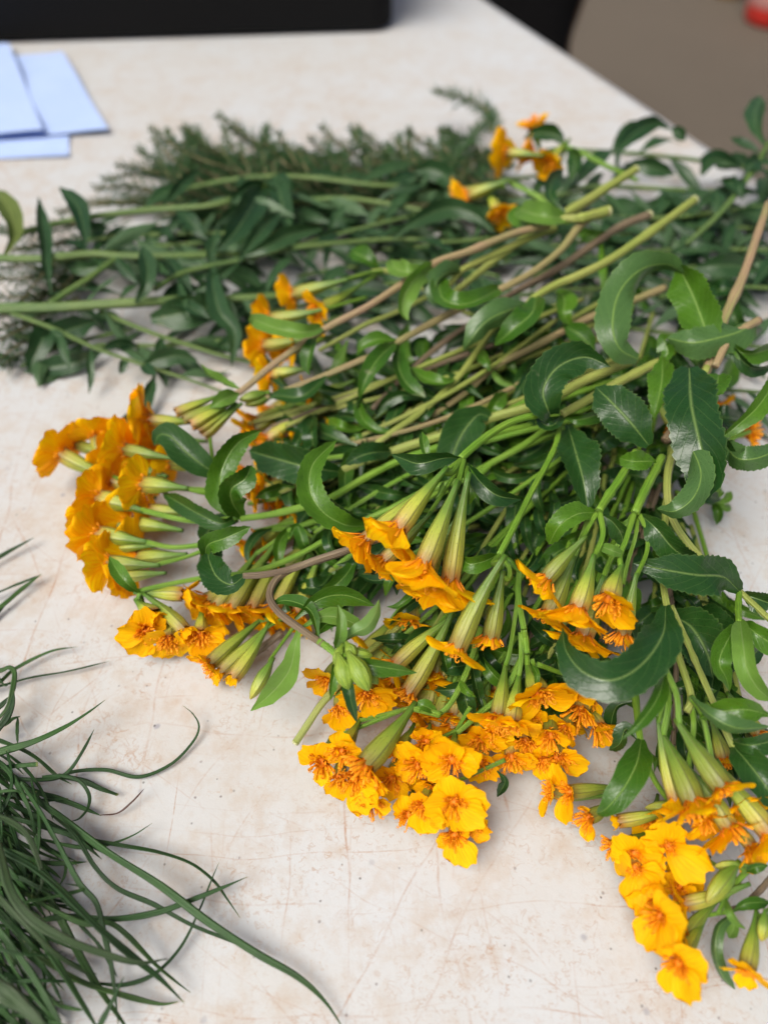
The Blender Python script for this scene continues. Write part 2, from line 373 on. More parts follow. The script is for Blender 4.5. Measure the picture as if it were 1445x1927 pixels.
class Sprig:
    pwx = 1.0
    def __init__(s, label, group='marigold sprigs in the bunch', name='marigold_sprig', cat='flower sprig', at=None):
        s.at = at; s.meta = (name, label, cat, group); s.r = None; s.smb = {}; s.k = 0
    def start(s, loc):
        if s.r is None: s.r = root(s.meta[0], Vector((loc.x, loc.y, 0)), s.meta[1], s.meta[2], s.meta[3])
    def stem(s, pts, r=6, mat='green', **k):
        s.start(P(*pts[0])); mb = s.smb.setdefault(mat, MB()); tubepx(mb, pts, r, **k)
        # small swellings at the nodes
        return s
    def leaf(s, pts, w, **k):
        s.start(P(*pts[0])); leaf(s.r, pts, w, **k); return s
    def head(s, x, y, z, A, tilt, L=110, r=19, size=60, pet=None, ped=None, op=1.5, disc_=True, pw=1.05, bud=False, dh=.62, pm='green', mat='calyx', vis=True):
        s.k += 1; seed = hash((int(x), int(y))) & 0xffff
        g = random.Random(seed)
        a = R(A); t = R(tilt); size *= 1.0 if tilt > -15 else .92; r *= g.uniform(.80, 1.0); L *= g.uniform(.98, 1.12)
        p = P(x, y, z); toc = (EYE - p).normalized()
        rt = (CR - toc * CR.dot(toc)).normalized(); dn = toc.cross(rt).normalized()
        if dn.dot(CU) > 0: dn = -dn
        img = rt * math.cos(a) + dn * math.sin(a)
        ax = img * math.cos(t) + toc * math.sin(t)
        for _ in range(12):
            sc_ = SC(p); low = (p - ax * (L * sc_)).z - r * sc_
            low = min(low, p.z - (size * .35 * sc_ if pet != [] else r * sc_ * .8))
            if low > .0006: break
            z += 1.5; p = P(x, y, z)
        sc_ = SC(p); base = p - ax * (L * sc_)
        e1i = rt * math.cos(a + math.pi / 2) + dn * math.sin(a + math.pi / 2)
        e1 = (e1i - ax * e1i.dot(ax)).normalized(); e2 = ax.cross(e1).normalized()
        if e2.dot(toc * math.cos(t) - img * math.sin(t)) < 0: e2 = -e2
        s.start(base)
        # involucre: five fused bracts, slender foot, fullest two thirds up
        pf = [(-.12, .27), (0, .30), (.14, .37), (.3, .53), (.48, .74), (.66, .92), (.82, 1.0), (.93, .97), (1.02, .89)] if not bud else \
             [(-.12, .30), (0, .34), (.15, .6), (.35, .95), (.55, 1.0), (.75, .86), (.9, .55), (1.0, .22), (1.03, .05)]
        mb = MB(); rows = []; uvs = []; ns = 20; bend = g.uniform(-.05, .05)
        for q, f in pf:
            ct = base.lerp(p, q) + e1 * (bend * L * sc_ * q * (1 - q) * 2); row = []
            for k in range(ns):
                an = 2 * math.pi * k / ns; rib = 1 + .055 * abs(math.sin(2.5 * an)) - (.0 if bud else 0)
                if q > .97 and not bud: rib *= 1 + .10 * math.sin(5 * an); 
                row.append(ct + (e1 * math.cos(an) + e2 * math.sin(an)) * (r * sc_ * f * rib * .96) + (ax * (L * sc_ * .035 * math.sin(5 * an)) if q > 1 and not bud else Vector()))
            rows.append(row); uvs.append([(k / ns, max(0, q) * (.8 if bud else 1)) for k in range(ns)])
        b0 = mb.grid(rows, uvs, True); mb.f.append(tuple(b0 + k for k in range(ns))[::-1])
        h = mb.build('flower_bud' if bud else 'flower_head', M[mat], s.r)
        if not bud:
            if tilt < -15: dh *= .45
            if pet is None: pet = [g.uniform(0, 50) + i * 360 / 4 + g.uniform(-15, 15) for i in range(4)]
            for i, z_ in enumerate(pet):
                if isinstance(z_, tuple): az, lm, om = z_
                else: az, lm, om = z_, 1, 1
                aa = R(az); rad = e1 * math.cos(aa) + e2 * math.sin(aa)
                petal(h, p + rad * (r * sc_ * .5) - ax * (r * sc_ * .25), ax, rad, size * lm * sc_, size * lm * pw * g.uniform(.92, 1.12) * sc_, op * om, seed + i * 7)
            if disc_: disc(h, p + ax * (.06 * size * sc_), ax, e1, e2, max(r * 1.2, 17.5) * sc_, max(size, 56) * dh * sc_ * .58, 22, seed)
        if ped:
            mbp = s.smb.setdefault(pm, MB()); q = px([(a_, b_, c_ + (base.z * 1000 - c_) * i_ / len(ped)) for i_, (a_, b_, c_) in enumerate(ped)]) + [base - ax * (.02 * L * sc_)]
            mbp.tube(crv(q, 6 * len(q)), [r * .32 * sc_, r * .27 * sc_, r * .29 * sc_], 8)
        return s
    def face(s, x, y, z, pet, size=62, tilt=62, A=90, L=60, r=17, **k):
        k.setdefault('pw', .98); return s.head(x, y, z, A, tilt, L, r, size * .9, pet, **k)
    def cut(s, a, b_, r):
        q0, q1 = P(*a), P(*b_); d = (q0 - q1).normalized(); sc_ = SC(q0); mb = MB()
        mb.tube([q0 - d * (2 * sc_), q0 + d * (1.5 * sc_)], [r * sc_, r * .93 * sc_], 10); g = random.Random(int(a[0]))
        for k in range(6):
            o_ = Vector((g.uniform(-1, 1), g.uniform(-1, 1), g.uniform(-1, 1))) * (r * .6 * sc_); mb.tube([q0 + o_, q0 + o_ * 1.1 + d * (g.uniform(2, 7) * sc_)], [.9 * sc_, .3 * sc_], 4)
        mb.build('cut_end', M['pith'], s.r); return s
    def end(s):
        for m_, mb in s.smb.items():
            if mb.v: mb.build('stem', M[m_], s.r)
        return s
# ------------------------------------------------------------------ ground
GZ = -0.735
m, t, b = newmat('brown_ground'); pos = N(t, 'ShaderNodeTexCoord').outputs['Object']
n1, _ = noi(t, pos, 1.6, 5, .6); n2, _ = noi(t, pos, 60, 4, .7)
c = mixc(t, n1, (.095, .077, .056), (.122, .10, .074)); c = mixc(t, mth(t, 'MULTIPLY_ADD', n2, 2, -.8, clamp=True), c, (.085, .068, .05))
t.links.new(c, b.inputs['Base Color']); b.inputs['Roughness'].default_value = .9; bump(t, b, n2, .6, .01)
M['ground'] = m
mb = MB(); G = 60.0; nn = 24
mb.grid([[Vector((-G + 2 * G * i / nn, -G + 2 * G * j / nn, GZ)) for i in range(nn + 1)] for j in range(nn + 1)], [[(0, 0)] * (nn + 1)] * (nn + 1))
g_ = mb.build('ground', M['ground']); g_['kind'] = 'structure'
# ------------------------------------------------------------------ table
m, t, b = newmat('worn_white_plastic'); pos = N(t, 'ShaderNodeTexCoord').outputs['Object']
sp = N(t, 'ShaderNodeSeparateXYZ'); t.links.new(pos, sp.inputs[0])
c = (.520, .540, .548)
na, _ = noi(t, pos, 22, 5, .62); nb, _ = noi(t, pos, 130, 5, .65); nc, _ = noi(t, pos, 420, 5, .7); nd, _ = noi(t, pos, 9, 3)
near = mth(t, 'MULTIPLY_ADD', sp.outputs[1], -4.0, 1.25, clamp=True)       # the worn cutting area of the table, fading out along it
near = mth(t, 'MULTIPLY_ADD', near, .75, .25)
c = mixc(t, mth(t, 'MULTIPLY', mth(t, 'MULTIPLY_ADD', na, 2.8, -1.0, clamp=True), mth(t, 'MULTIPLY', near, .8)), c, (.495, .475, .435))
c = mixc(t, mth(t, 'MULTIPLY', mth(t, 'MULTIPLY_ADD', nb, 4.2, -2.0, clamp=True), mth(t, 'MULTIPLY', near, .6)), c, (.44, .35, .265))
c = mixc(t, mth(t, 'MULTIPLY', mth(t, 'MULTIPLY_ADD', nb, -4, 1.6, clamp=True), .5), c, (.56, .58, .59))
# tiny rust-brown scuffs: thin level lines of a noise, broken by another
def scuff(scale, wdt, thr, seed, amt, col=(.36, .20, .10), dist=.6):
    global c
    mp = N(t, 'ShaderNodeMapping'); mp.inputs['Location'].default_value = (seed, seed * .7, 0); t.links.new(pos, mp.inputs[0])
    f, _ = noi(t, mp.outputs[0], scale, 2, .5, dist); k, _ = noi(t, mp.outputs[0], scale * .9 + 31, 3, .6)
    k2, _ = noi(t, mp.outputs[0], 55, 3)
    ln = mth(t, 'SUBTRACT', 1.0, mth(t, 'DIVIDE', mth(t, 'ABSOLUTE', mth(t, 'SUBTRACT', f, .53)), wdt), clamp=True)
    mk = mth(t, 'MULTIPLY', mth(t, 'MULTIPLY_ADD', k, 9, -9 * thr, clamp=True), mth(t, 'MULTIPLY_ADD', k2, 5, -2.3, clamp=True))
    a = mth(t, 'MULTIPLY', mth(t, 'MULTIPLY', ln, mk), mth(t, 'MULTIPLY', near, amt * .55)); c = mixc(t, a, c, col); return a
scuff(330, .045, .46, 1.3, 1.0); scuff(620, .06, .48, 4.1, .95); scuff(520, .03, .49, 7.7, .9, (.42, .27, .16))
# knife lines: one-dimensional cells across a turned, slightly wavering coordinate
def lines(ang, scale, wdt, amt, seed, brk=30, col=(.36, .19, .10)):
    global c
    ca, sa = math.cos(R(ang)), math.sin(R(ang))
    wob, _ = noi(t, pos, 14, 2); wob2, _ = noi(t, pos, 160, 2)
    x = mth(t, 'ADD', mth(t, 'MULTIPLY', sp.outputs[0], ca), mth(t, 'MULTIPLY', sp.outputs[1], sa))
    y = mth(t, 'ADD', mth(t, 'MULTIPLY', sp.outputs[0], -sa), mth(t, 'MULTIPLY', sp.outputs[1], ca))
    x = mth(t, 'ADD', x, mth(t, 'ADD', mth(t, 'MULTIPLY', wob, .022), mth(t, 'MULTIPLY', wob2, .0006)))
    v = N(t, 'ShaderNodeTexVoronoi', voronoi_dimensions='1D', i_Scale=scale); t.links.new(mth(t, 'ADD', x, seed), v.inputs['W'])
    ln = mth(t, 'SUBTRACT', 1.0, mth(t, 'DIVIDE', v.outputs['Distance'], wdt * scale), clamp=True)
    cb = N(t, 'ShaderNodeCombineXYZ'); t.links.new(mth(t, 'MULTIPLY', x, brk * 3.0), cb.inputs[0]); t.links.new(mth(t, 'MULTIPLY', y, brk), cb.inputs[1]); cb.inputs[2].default_value = seed * 9
    k, _ = noi(t, cb.outputs[0], 1.0, 3, .6); k2, _ = noi(t, pos, 500, 3, .7)
    a = mth(t, 'MULTIPLY', mth(t, 'MULTIPLY', ln, mth(t, 'MULTIPLY_ADD', k, 5, -2.25, clamp=True)), mth(t, 'MULTIPLY_ADD', k2, 2.4, -.7, clamp=True))
    a = mth(t, 'MULTIPLY', a, mth(t, 'MULTIPLY', near, amt)); c = mixc(t, a, c, col)
lines(3, 60, .00040, 1.0, .37); lines(-4, 95, .00026, .9, 2.2); lines(88, 60, .00030, .8, 5.1); lines(93, 95, .00022, .7, 3.3)
lines(38, 45, .00032, .75, 8.2); lines(-35, 45, .00032, .8, 6.4); lines(62, 60, .00026, .7, 1.9)
# the long single scratches seen in the photograph, as segments on the table
def seg(x0, y0, x1, y1, wdt, amt, col=(.37, .22, .13)):
    global c
    a = P(x0, y0); d = P(x1, y1) - a; L = math.hypot(d.x, d.y); dx, dy = d.x / L, d.y / L
    X = mth(t, 'SUBTRACT', sp.outputs[0], a.x); Y = mth(t, 'SUBTRACT', sp.outputs[1], a.y)
    u = mth(t, 'ADD', mth(t, 'MULTIPLY', X, dx), mth(t, 'MULTIPLY', Y, dy))
    v = mth(t, 'ADD', mth(t, 'MULTIPLY', X, -dy), mth(t, 'MULTIPLY', Y, dx))
    v = mth(t, 'ADD', v, mth(t, 'MULTIPLY', mth(t, 'SUBTRACT', SEGN, .5), .006))
    ln = mth(t, 'SUBTRACT', 1.0, mth(t, 'DIVIDE', mth(t, 'ABSOLUTE', v), wdt), clamp=True)
    e = mth(t, 'MULTIPLY', mth(t, 'MULTIPLY', u, 400, clamp=True), mth(t, 'MULTIPLY', mth(t, 'SUBTRACT', L, u), 400, clamp=True))
    k = mth(t, 'MULTIPLY', mth(t, 'MULTIPLY', ln, e), mth(t, 'MULTIPLY', mth(t, 'MULTIPLY_ADD', SEGB, 2.6, -.7, clamp=True), amt)); c = mixc(t, k, c, col)
SEGN, _ = noi(t, pos, 45, 3); SEGB, _ = noi(t, pos, 380, 3, .7)
SCR = 2.0
for q in ((20, 1415, 420, 1362, .00035, .7), (170, 1225, 345, 1330, .0006, .6), (345, 1330, 420, 1362, .0004, .45), (100, 1320, 118, 1420, .0005, .5), (118, 1400, 140, 1450, .0005, .5),
          (400, 1340, 505, 1565, .0005, .7), (505, 1565, 515, 1730, .00025, .5), (695, 1540, 690, 1927, .0003, .75), (620, 1500, 640, 1890, .00022, .5), (640, 1650, 665, 1890, .0002, .45),
          (340, 1890, 560, 1925, .0003, .6), (460, 1905, 555, 1835, .0003, .6), (920, 1590, 1160, 1890, .0003, .75), (990, 1500, 1010, 1640, .0004, .35), (300, 1490, 380, 1380, .0004, .35),
          (1010, 1830, 1180, 1927, .0003, .5), (60, 1240, 330, 1190, .0003, .35), (500, 1578, 640, 1580, .0002, .45), (470, 1760, 660, 1770, .00018, .45), (745, 1600, 980, 1560, .0003, .3)):
    seg(*q[:4], q[4] * 1.3, min(1, q[5] * SCR))
# specks
for scl, rad_, keep, col in ((95, .10, .12, (.30, .30, .33)), (240, .10, .09, (.07, .06, .05)), (170, .085, .08, (.20, .17, .16))):
    v = N(t, 'ShaderNodeTexVoronoi', i_Scale=scl, voronoi_dimensions='2D'); t.links.new(pos, v.inputs['Vector'])
    s2 = N(t, 'ShaderNodeSeparateColor'); t.links.new(v.outputs['Color'], s2.inputs[0])
    edge = mth(t, 'ADD', v.outputs['Distance'], mth(t, 'MULTIPLY', mth(t, 'SUBTRACT', nc, .5), .14))
    a = mth(t, 'MULTIPLY', mth(t, 'MULTIPLY_ADD', edge, -1 / (rad_ * .5), 1.6, clamp=True), mth(t, 'LESS_THAN', s2.outputs[0], keep))
    a = mth(t, 'MULTIPLY', a, mth(t, 'MULTIPLY_ADD', s2.outputs[1], .6, .4)); c = mixc(t, mth(t, 'MULTIPLY', a, .85), c, col)
t.links.new(c, b.inputs['Base Color']); b.inputs['Specular IOR Level'].default_value = .35
t.links.new(mth(t, 'MULTIPLY_ADD', nb, .25, .36), b.inputs['Roughness'])
bump(t, b, mth(t, 'ADD', mth(t, 'MULTIPLY', nc, .5), nb), .22, .0006)
M['table'] = m
M['metal'] = plain('grey_metal', (.22, .22, .23), .4)
e0 = P(930, 0); e1_ = P(1390, 300); ed = (e1_ - e0); ed.z = 0; ed.normalize(); pl = Vector((-ed.y, ed.x, 0))
if pl.x > 0: pl = -pl
TW, far, nearL = .76, .62, .95
# rounded slab, lengthwise along the edge seen at the right
cA = e0 - ed * far; cB = e0 + ed * nearL
tb = root('folding_table', Vector(((cA.x + cB.x) / 2 + pl.x * TW / 2, (cA.y + cB.y) / 2 + pl.y * TW / 2, GZ)), 'worn white plastic folding table covered with fine brown scratches', 'table')
def ring(ins, z, rc=.045):
    out = []
    hx, hy = (far + nearL) / 2 - ins, TW / 2 - ins; r_ = max(.002, rc - ins)
    ctr = (cA + cB) / 2 + pl * (TW / 2)
    for cx, cy, a0 in ((hx - r_, hy - r_, 0), (-hx + r_, hy - r_, 90), (-hx + r_, -hy + r_, 180), (hx - r_, -hy + r_, 270)):
        for k in range(9):
            a = R(a0 + k * 11.25); out.append(ctr + ed * (cx + r_ * math.cos(a)) + pl * (cy + r_ * math.sin(a)) + Vector((0, 0, z)))
    return out
mb = MB(); rb = .009
rows = [ring(rb * (1 - math.sin(a)), -rb * (1 - math.cos(a)), .05) for a in [R(x) for x in range(0, 91, 15)]] + [ring(0, -.040, .05), ring(.004, -.044, .05), ring(.03, -.044, .05)]
mb.grid(rows, [[(0, 0)] * 36 for _ in rows], True); mb.f.append(tuple(range(36))); e_ = len(mb.v) - 36; mb.f.append(tuple(e_ + k for k in range(36))[::-1])
top = mb.build('tabletop', M['table'], tb)
bm_n = top.data.polygons
if top.data.polygons[-2].normal.z < 0: top.data.flip_normals()
for p_ in list(top.data.polygons)[-2:]: p_.use_smooth = False
for sx in (-.62, .62):
    for sy in (-.27, .27):
        mb = MB(); q = (cA + cB) / 2 + pl * (TW / 2) + ed * sx + pl * sy
        mb.tube([q + Vector((0, 0, -.046)), q + Vector((0, 0, -.3)), q + Vector((0, 0, GZ))], .014, 12); mb.build('leg', M['metal'], tb)
# ------------------------------------------------------------------ black case at the back of the table
M['black'] = plain('black_plastic', (.0015, .0016, .002), .7, 300, .2, .15, .0004, .2)
pa, pb = P(-60, 86), P(742, 62); xd = (pb - pa); xd.z = 0; xd.normalize(); yd = Vector((-xd.y, xd.x, 0)); BW = .30; BD = .14; BH = .095
bs_ = root('black_case', Vector((pb - xd * BW / 2 + yd * BD / 2)), 'black hard case with rounded corners standing at the far end of the table', 'case')
def rbox(x0, x1, y0, y1, z0, z1, rv, rh, org):
    mb = MB(); rows = []
    for z, ins in [(z0, rh)] + [(z0 + rh * (1 - math.cos(R(a))), rh * (1 - math.sin(R(a)))) for a in (22, 45, 67, 90)] + [(z1 - rh * (1 - math.cos(R(a))), rh * (1 - math.sin(R(a)))) for a in (90, 67, 45, 22)] + [(z1, rh)]:
        row = []; r_ = max(.001, rv - ins)
        for cx, cy, a0 in ((x1 - ins - r_, y1 - ins - r_, 0), (x0 + ins + r_, y1 - ins - r_, 90), (x0 + ins + r_, y0 + ins + r_, 180), (x1 - ins - r_, y0 + ins + r_, 270)):
            for k in range(7):
                a = R(a0 + k * 15); row.append(org + xd * (cx + r_ * math.cos(a)) + yd * (cy + r_ * math.sin(a)) + Vector((0, 0, z)))
        rows.append(row)
    mb.grid(rows, [[(0, 0)] * 28 for _ in rows], True); mb.f.append(tuple(range(28))[::-1]); e = len(mb.v) - 28; mb.f.append(tuple(e + k for k in range(28))); return mb
oo = Vector((pb.x, pb.y, 0)) - xd * BW
rbox(0, BW, 0, BD, .0015, .085, .016, .004, oo).build('body', M['black'], bs_)
rbox(-.001, BW + .001, -.001, BD + .001, .087, BH, .017, .008, oo).build('lid', M['black'], bs_)
mb = MB(); hq = oo + xd * BW * .5 - yd * .001 + Vector((0, 0, .088))
mb.tube([hq - xd * .03, hq - xd * .028 - yd * .012, hq + xd * .028 - yd * .012, hq + xd * .03], .003, 8); mb.build('handle', M['black'], bs_)
# ------------------------------------------------------------------ papers
m, t, b = newmat('bluish_paper'); pos = N(t, 'ShaderNodeTexCoord').outputs['Object']; n1, _ = noi(t, pos, 70, 4)
c = mixc(t, n1, (.37, .50, .80), (.43, .55, .83)); t.links.new(c, b.inputs['Base Color']); b.inputs['Roughness'].default_value = .8; bump(t, b, n1, .3, .002); M['paper'] = m
def sheet(corners, z, lift, label):
    q = [P(x, y, z) for x, y in corners]; mb = MB(); n = 12; rows = []; g = random.Random(len(label))
    for lay in (0, -1):
        rows = []
        for i in range(n + 1):
            row = []
            for j in range(n + 1):
                a = q[0].lerp(q[1], j / n); b_ = q[3].lerp(q[2], j / n); p = a.lerp(b_, i / n)
                p = p + Vector((0, 0, lift * (.5 + .5 * math.sin(i * .7 + j * .45)) * .001 + lay * .00025)); row.append(p)
            rows.append(row if lay == 0 else row[::-1])
        mb.grid(rows[::-1], [[(0, 0)] * (n + 1)] * (n + 1))
    o = mb.build('paper_sheet', M['paper']); return tag(o, label, 'paper', 'bluish white paper sheets')
sheet(((-260, 262), (131, 252), (131, 296), (-260, 306)), 0.5, .9, 'white paper sheet lying lowest, its front strip showing under the others')
sheet(((-60, 120), (118, 97), (206, 248), (-60, 262)), 2.0, 1.6, 'bluish white paper sheet whose pointed right corner reaches furthest across the table')
sheet(((-260, 78), (18, 82), (84, 250), (-260, 268)), 4.0, 1.8, 'bluish white paper sheet lying topmost at the left edge, nearest the black case')
# ------------------------------------------------------------------ things past the table edge
M['bag'] = plain('black_cloth', (.003, .003, .0035), .9, 40, .3, .4, .01, .2)
M['trim'] = plain('brown_trim', (.20, .12, .08), .7)
def PG(x, y, z=GZ): return P(x, y, z * 1000)
bq = PG(1000, -40, GZ + .25)
bg_ = root('black_bag', Vector((bq.x, bq.y, GZ)), 'black cloth bag with a brown edge standing beyond the table edge', 'bag')
# a slumped upright bag: stacked rounded rings whose right side follows the curve seen in the photograph
A0, A1 = PG(1097, 0, GZ + .36), PG(1073, 80, GZ + .25)
rows = []; zs = [0, .02, .10, .18, .25, .31, .36, .44, .50, .52]; wd = .17; dpt = .09
for z in zs:
    f = (z - .25) / .11
    xr = A1.x + (A0.x - A1.x) * f + .02 * max(0, -f) + .012 * math.sin(f * 1.2) - (.06 if z > .51 else 0)
    yc = A1.y + .02; row = []
    for k in range(28):
        a = 2 * math.pi * k / 28; ca, sa = math.cos(a), math.sin(a); pw = .55
        row.append(Vector((xr - wd + wd * math.copysign(abs(ca) ** pw, ca) + .006 * math.sin(3 * a + z * 20), yc + dpt * math.copysign(abs(sa) ** pw, sa) + .008 * math.sin(5 * a + z * 14), GZ + z + .001)))
    rows.append(row)
mb = MB(); mb.grid(rows, [[(0, 0)] * 28 for _ in rows], True); mb.f.append(tuple(range(28))[::-1]); e = len(mb.v) - 28; mb.f.append(tuple(e + k for k in range(28)))
mb.build('body', M['bag'], bg_)
mb = MB(); mb.tube(crv([r_[0] + Vector((.004, 0, 0)) for r_ in rows[1:-1]], 24), .007, 8); mb.build('edge_trim', M['trim'], bg_)
M['red'] = plain('red_plastic', (.62, .035, .025), .4); M['pinkish'] = plain('pale_pink_plastic', (.62, .30, .27), .5); M['ochre'] = plain('ochre_clay', (.38, .24, .07), .7); M['darkcrate'] = plain('dark_plastic', (.03, .025, .022), .6)
def lathe(mb, c0, pr, n=24):
    rows = [[c0 + Vector((r_ * math.cos(2 * math.pi * k / n), r_ * math.sin(2 * math.pi * k / n), z)) for k in range(n)] for r_, z in pr]
    b0 = mb.grid(rows, [[(0, 0)] * n for _ in rows], True)
rq = PG(1450, 42)
rt_ = root('red_bucket', rq, 'red bucket with a pale pink band on the ground at the top right corner', 'bucket')
mb = MB(); lathe(mb, rq, [(0, .002), (.085, .002), (.095, .012), (.10, .06)]); lathe(mb, rq, [(.108, .16), (.115, .235), (.122, .24), (.12, .25), (.11, .245), (.095, .06), (0, .055)]); mb.build('body', M['red'], rt_)
mb = MB(); lathe(mb, rq, [(.10, .058), (.103, .062), (.111, .155), (.108, .162)]); mb.build('band', M['pinkish'], rt_)
mb = MB(); mb.tube([rq + Vector((.12 * math.cos(a), .12 * math.sin(a) * .4 - .05, .24 + .06 * math.sin(a))) for a in [R(x) for x in range(0, 181, 15)]], .003, 6); mb.build('handle', M['metal'], rt_)
oq = PG(1368, -8)
ot = root('clay_pot', oq, 'small ochre pot on the ground left of the red bucket at the top edge', 'pot')
mb = MB(); lathe(mb, oq, [(0, .002), (.05, .002), (.055, .01), (.07, .10), (.062, .10), (.05, .012), (0, .012)]); mb.build('body', M['ochre'], ot)
mb = MB(); lathe(mb, oq, [(.0705, .082), (.078, .084), (.080, .108), (.064, .108), (.062, .101)]); mb.build('rim', M['ochre'], ot)
# ================================================================== marigold sprigs, each measured from the photograph: (x, y, height in mm)
# --- long cut stems lying across the top of the bunch
s = Sprig('marigold sprig with pinkish tan stem ending in closed yellow buds above the left flowers')
s.stem([(1032, 424, 44), (965, 440, 44), (885, 472, 43), (822, 494, 42), (752, 538, 40), (690, 578, 38), (610, 620, 35), (520, 682, 30), (455, 735, 26), (425, 748, 25)], [7.5, 7.5, 6.5, 6], 'pink')
s.leaf([(812, 500, 43), (785, 520, 46), (762, 555, 45), (757, 585, 42), (768, 603, 40)], 40, mat='leaflight', ser=False, phi=-25, pr='strap')
s.leaf([(806, 502, 42), (770, 512, 44), (745, 505, 42), (735, 488, 40)], 40, mat='leaflight', ser=False, phi=30)
s.leaf([(605, 617, 36), (570, 626, 39), (520, 618, 39), (480, 602, 36), (474, 612, 33)], 34, mat='leaflight', ser=False, phi=[20, 20, -20], pr='strap')
s.leaf([(592, 632, 34), (585, 655, 34), (578, 690, 30), (584, 706, 28)], 34, mat='leaf', ser=False, phi=35)
s.leaf([(455, 734, 26), (425, 722, 28), (395, 705, 31), (378, 685, 33)], 26, mat='leaflight', ser=False, phi=45)
s.leaf([(450, 740, 26), (420, 752, 28), (395, 768, 27)], 34, mat='leaflight', ser=False, phi=10)
for (x, y, z, A, L) in ((333, 776, 25, 158, 80), (348, 790, 25, 152, 78), (362, 800, 24, 150, 78), (375, 808, 22, 146, 70)):
    s.head(x, y, z, A, 5, L, 13, 20, [], [(428, 748, 25)], disc_=False, pm='green')
s.head(385, 818, 20, 140, 0, 84, 14, 20, [], [(428, 750, 24)], disc_=False)
for (x, y, z, A, L) in ((452, 752, 24, 165, 52), (462, 762, 22, 160, 50)): s.head(x, y, z, A, 10, L, 12, 20, None, [(505, 738, 25)], bud=True)
s.end()
s = Sprig('marigold sprig with tan stem and U shaped folded green leaf below the cut stem ends')
s.stem([(1144, 398, 46), (1112, 408, 45), (1090, 425, 43), (1055, 470, 41), (1000, 513, 39), (940, 545, 37), (895, 566, 34), (850, 588, 33), (800, 615, 32), (745, 645, 31), (690, 673, 29), (620, 703, 27), (560, 726, 25), (490, 752, 22)], [9.5, 6.5, 7, 6.5, 6, 5], 'tan')
s.stem([(1146, 396, 46), (1120, 403, 46), (1085, 411, 46), (1045, 409, 46)], [10, 9, 5], 'olive')
s.leaf([(938, 544, 39), (905, 562, 42), (868, 574, 43), (838, 566, 43), (826, 545, 42), (832, 518, 40)], 44, mat='leaf', ser=False, phi=[10, 35, 40, 10], pr='strap')
s.leaf([(1060, 410, 46), (1030, 408, 48), (1000, 402, 47), (978, 392, 44)], 46, mat='leaflight', ser=False, phi=25, pr='strap')
s.leaf([(748, 643, 31), (718, 668, 34), (695, 700, 33), (680, 735, 29), (676, 750, 26)], 40, mat='leaf', ser=False, phi=15)
s.leaf([(745, 640, 32), (715, 638, 34), (685, 650, 33), (672, 668, 30)], 32, mat='leaf', ser=False, phi=30)
s.leaf([(752, 650, 30), (750, 690, 29), (768, 725, 28), (800, 748, 27)], 36, mat='leaf', ser=False, phi=-25, pr='strap')
s.leaf([(618, 705, 27), (570, 745, 27), (520, 745, 24), (498, 752, 22)], 36, mat='leafdark', ser=False, phi=30)
s.cut((1144, 398, 46), (1128, 403, 46), 9.5)
s.end()
s = Sprig('marigold sprig with olive stem whose dark leaf folds in the middle of the bunch')
s.stem([(1045, 430, 40), (1000, 446, 40), (930, 479, 39), (868, 509, 38), (846, 535, 36), (800, 560, 33), (740, 590, 30), (690, 610, 28), (645, 635, 26), (600, 660, 24)], [7, 7, 6, 4.5, 4], 'olive')
s.leaf([(866, 510, 39), (845, 512, 42), (822, 530, 43), (822, 556, 41), (836, 574, 38)], 44, mat='leaf', ser=False, phi=-20, pr='strap', side=-1)
s.leaf([(845, 535, 36), (820, 520, 36), (800, 510, 35), (770, 512, 33)], 30, mat='leaf', ser=False, phi=30)
s.leaf([(655, 640, 26), (640, 680, 24), (615, 715, 20)], 26, mat='leaflight', ser=False, phi=40)
s.end()
s = Sprig('marigold sprig whose brown stem ends in a torn cut third from the top')
s.stem([(1222, 404, 38), (1180, 420, 37), (1140, 443, 36), (1050, 505, 34), (950, 560, 31), (915, 588, 29), (840, 640, 25), (780, 690, 22), (700, 770, 18)], [8.5, 8, 6, 5, 4.5], 'brown')
s.leaf([(1145, 440, 36), (1115, 445, 37), (1095, 440, 36), (1075, 450, 34)], 26, mat='leaf', ser=False)
s.leaf([(1130, 450, 35), (1138, 500, 34), (1140, 545, 30), (1150, 570, 27)], 26, mat='leaf', ser=False, phi=45)
s.cut((1222, 404, 38), (1205, 410, 38), 8.5)
s.end()
s = Sprig('marigold sprig with the longest yellow green stem, its clean cut end furthest right')
s.stem([(1306, 376, 46), (1230, 432, 45), (1150, 487, 43), (1085, 520, 41), (1045, 536, 40), (1005, 560, 39), (985, 580, 37), (930, 616, 32), (895, 665, 28), (860, 712, 26), (800, 770, 23), (740, 812, 21), (690, 850, 18)], [8.5, 8.5, 7, 6, 5.5], 'olive')
s.leaf([(990, 574, 39), (955, 585, 42), (915, 605, 41), (885, 640, 37), (872, 660, 33)], 56, mat='leaf', ser=False, phi=-15, pr='broad', side=-1)
s.leaf([(1008, 560, 40), (1000, 590, 42), (965, 620, 40), (930, 650, 34)], 56, mat='leaf', ser=False, phi=25, pr='broad')
s.leaf([(900, 660, 28), (915, 680, 30), (922, 700, 28)], 26, mat='leaf', ser=False, phi=20)
s.leaf([(860, 712, 26), (835, 720, 28), (800, 712, 27), (770, 690, 25)], 30, mat='leaf', ser=False, phi=35)
s.cut((1306, 376, 46), (1290, 388, 46), 8.5)
s.end()
s = Sprig('marigold sprig with the topmost cut stem end, pale and half stripped of bark')
s.stem([(1196, 319, 44), (1140, 354, 43), (1100, 380, 42), (1062, 402, 41), (1000, 440, 37), (930, 490, 32), (850, 555, 26)], [8, 8.5, 7, 6], 'olive')
s.stem([(1130, 362, 42.5), (1098, 384, 41.5), (1064, 404, 40.5)], [7, 8, 7], 'tan')
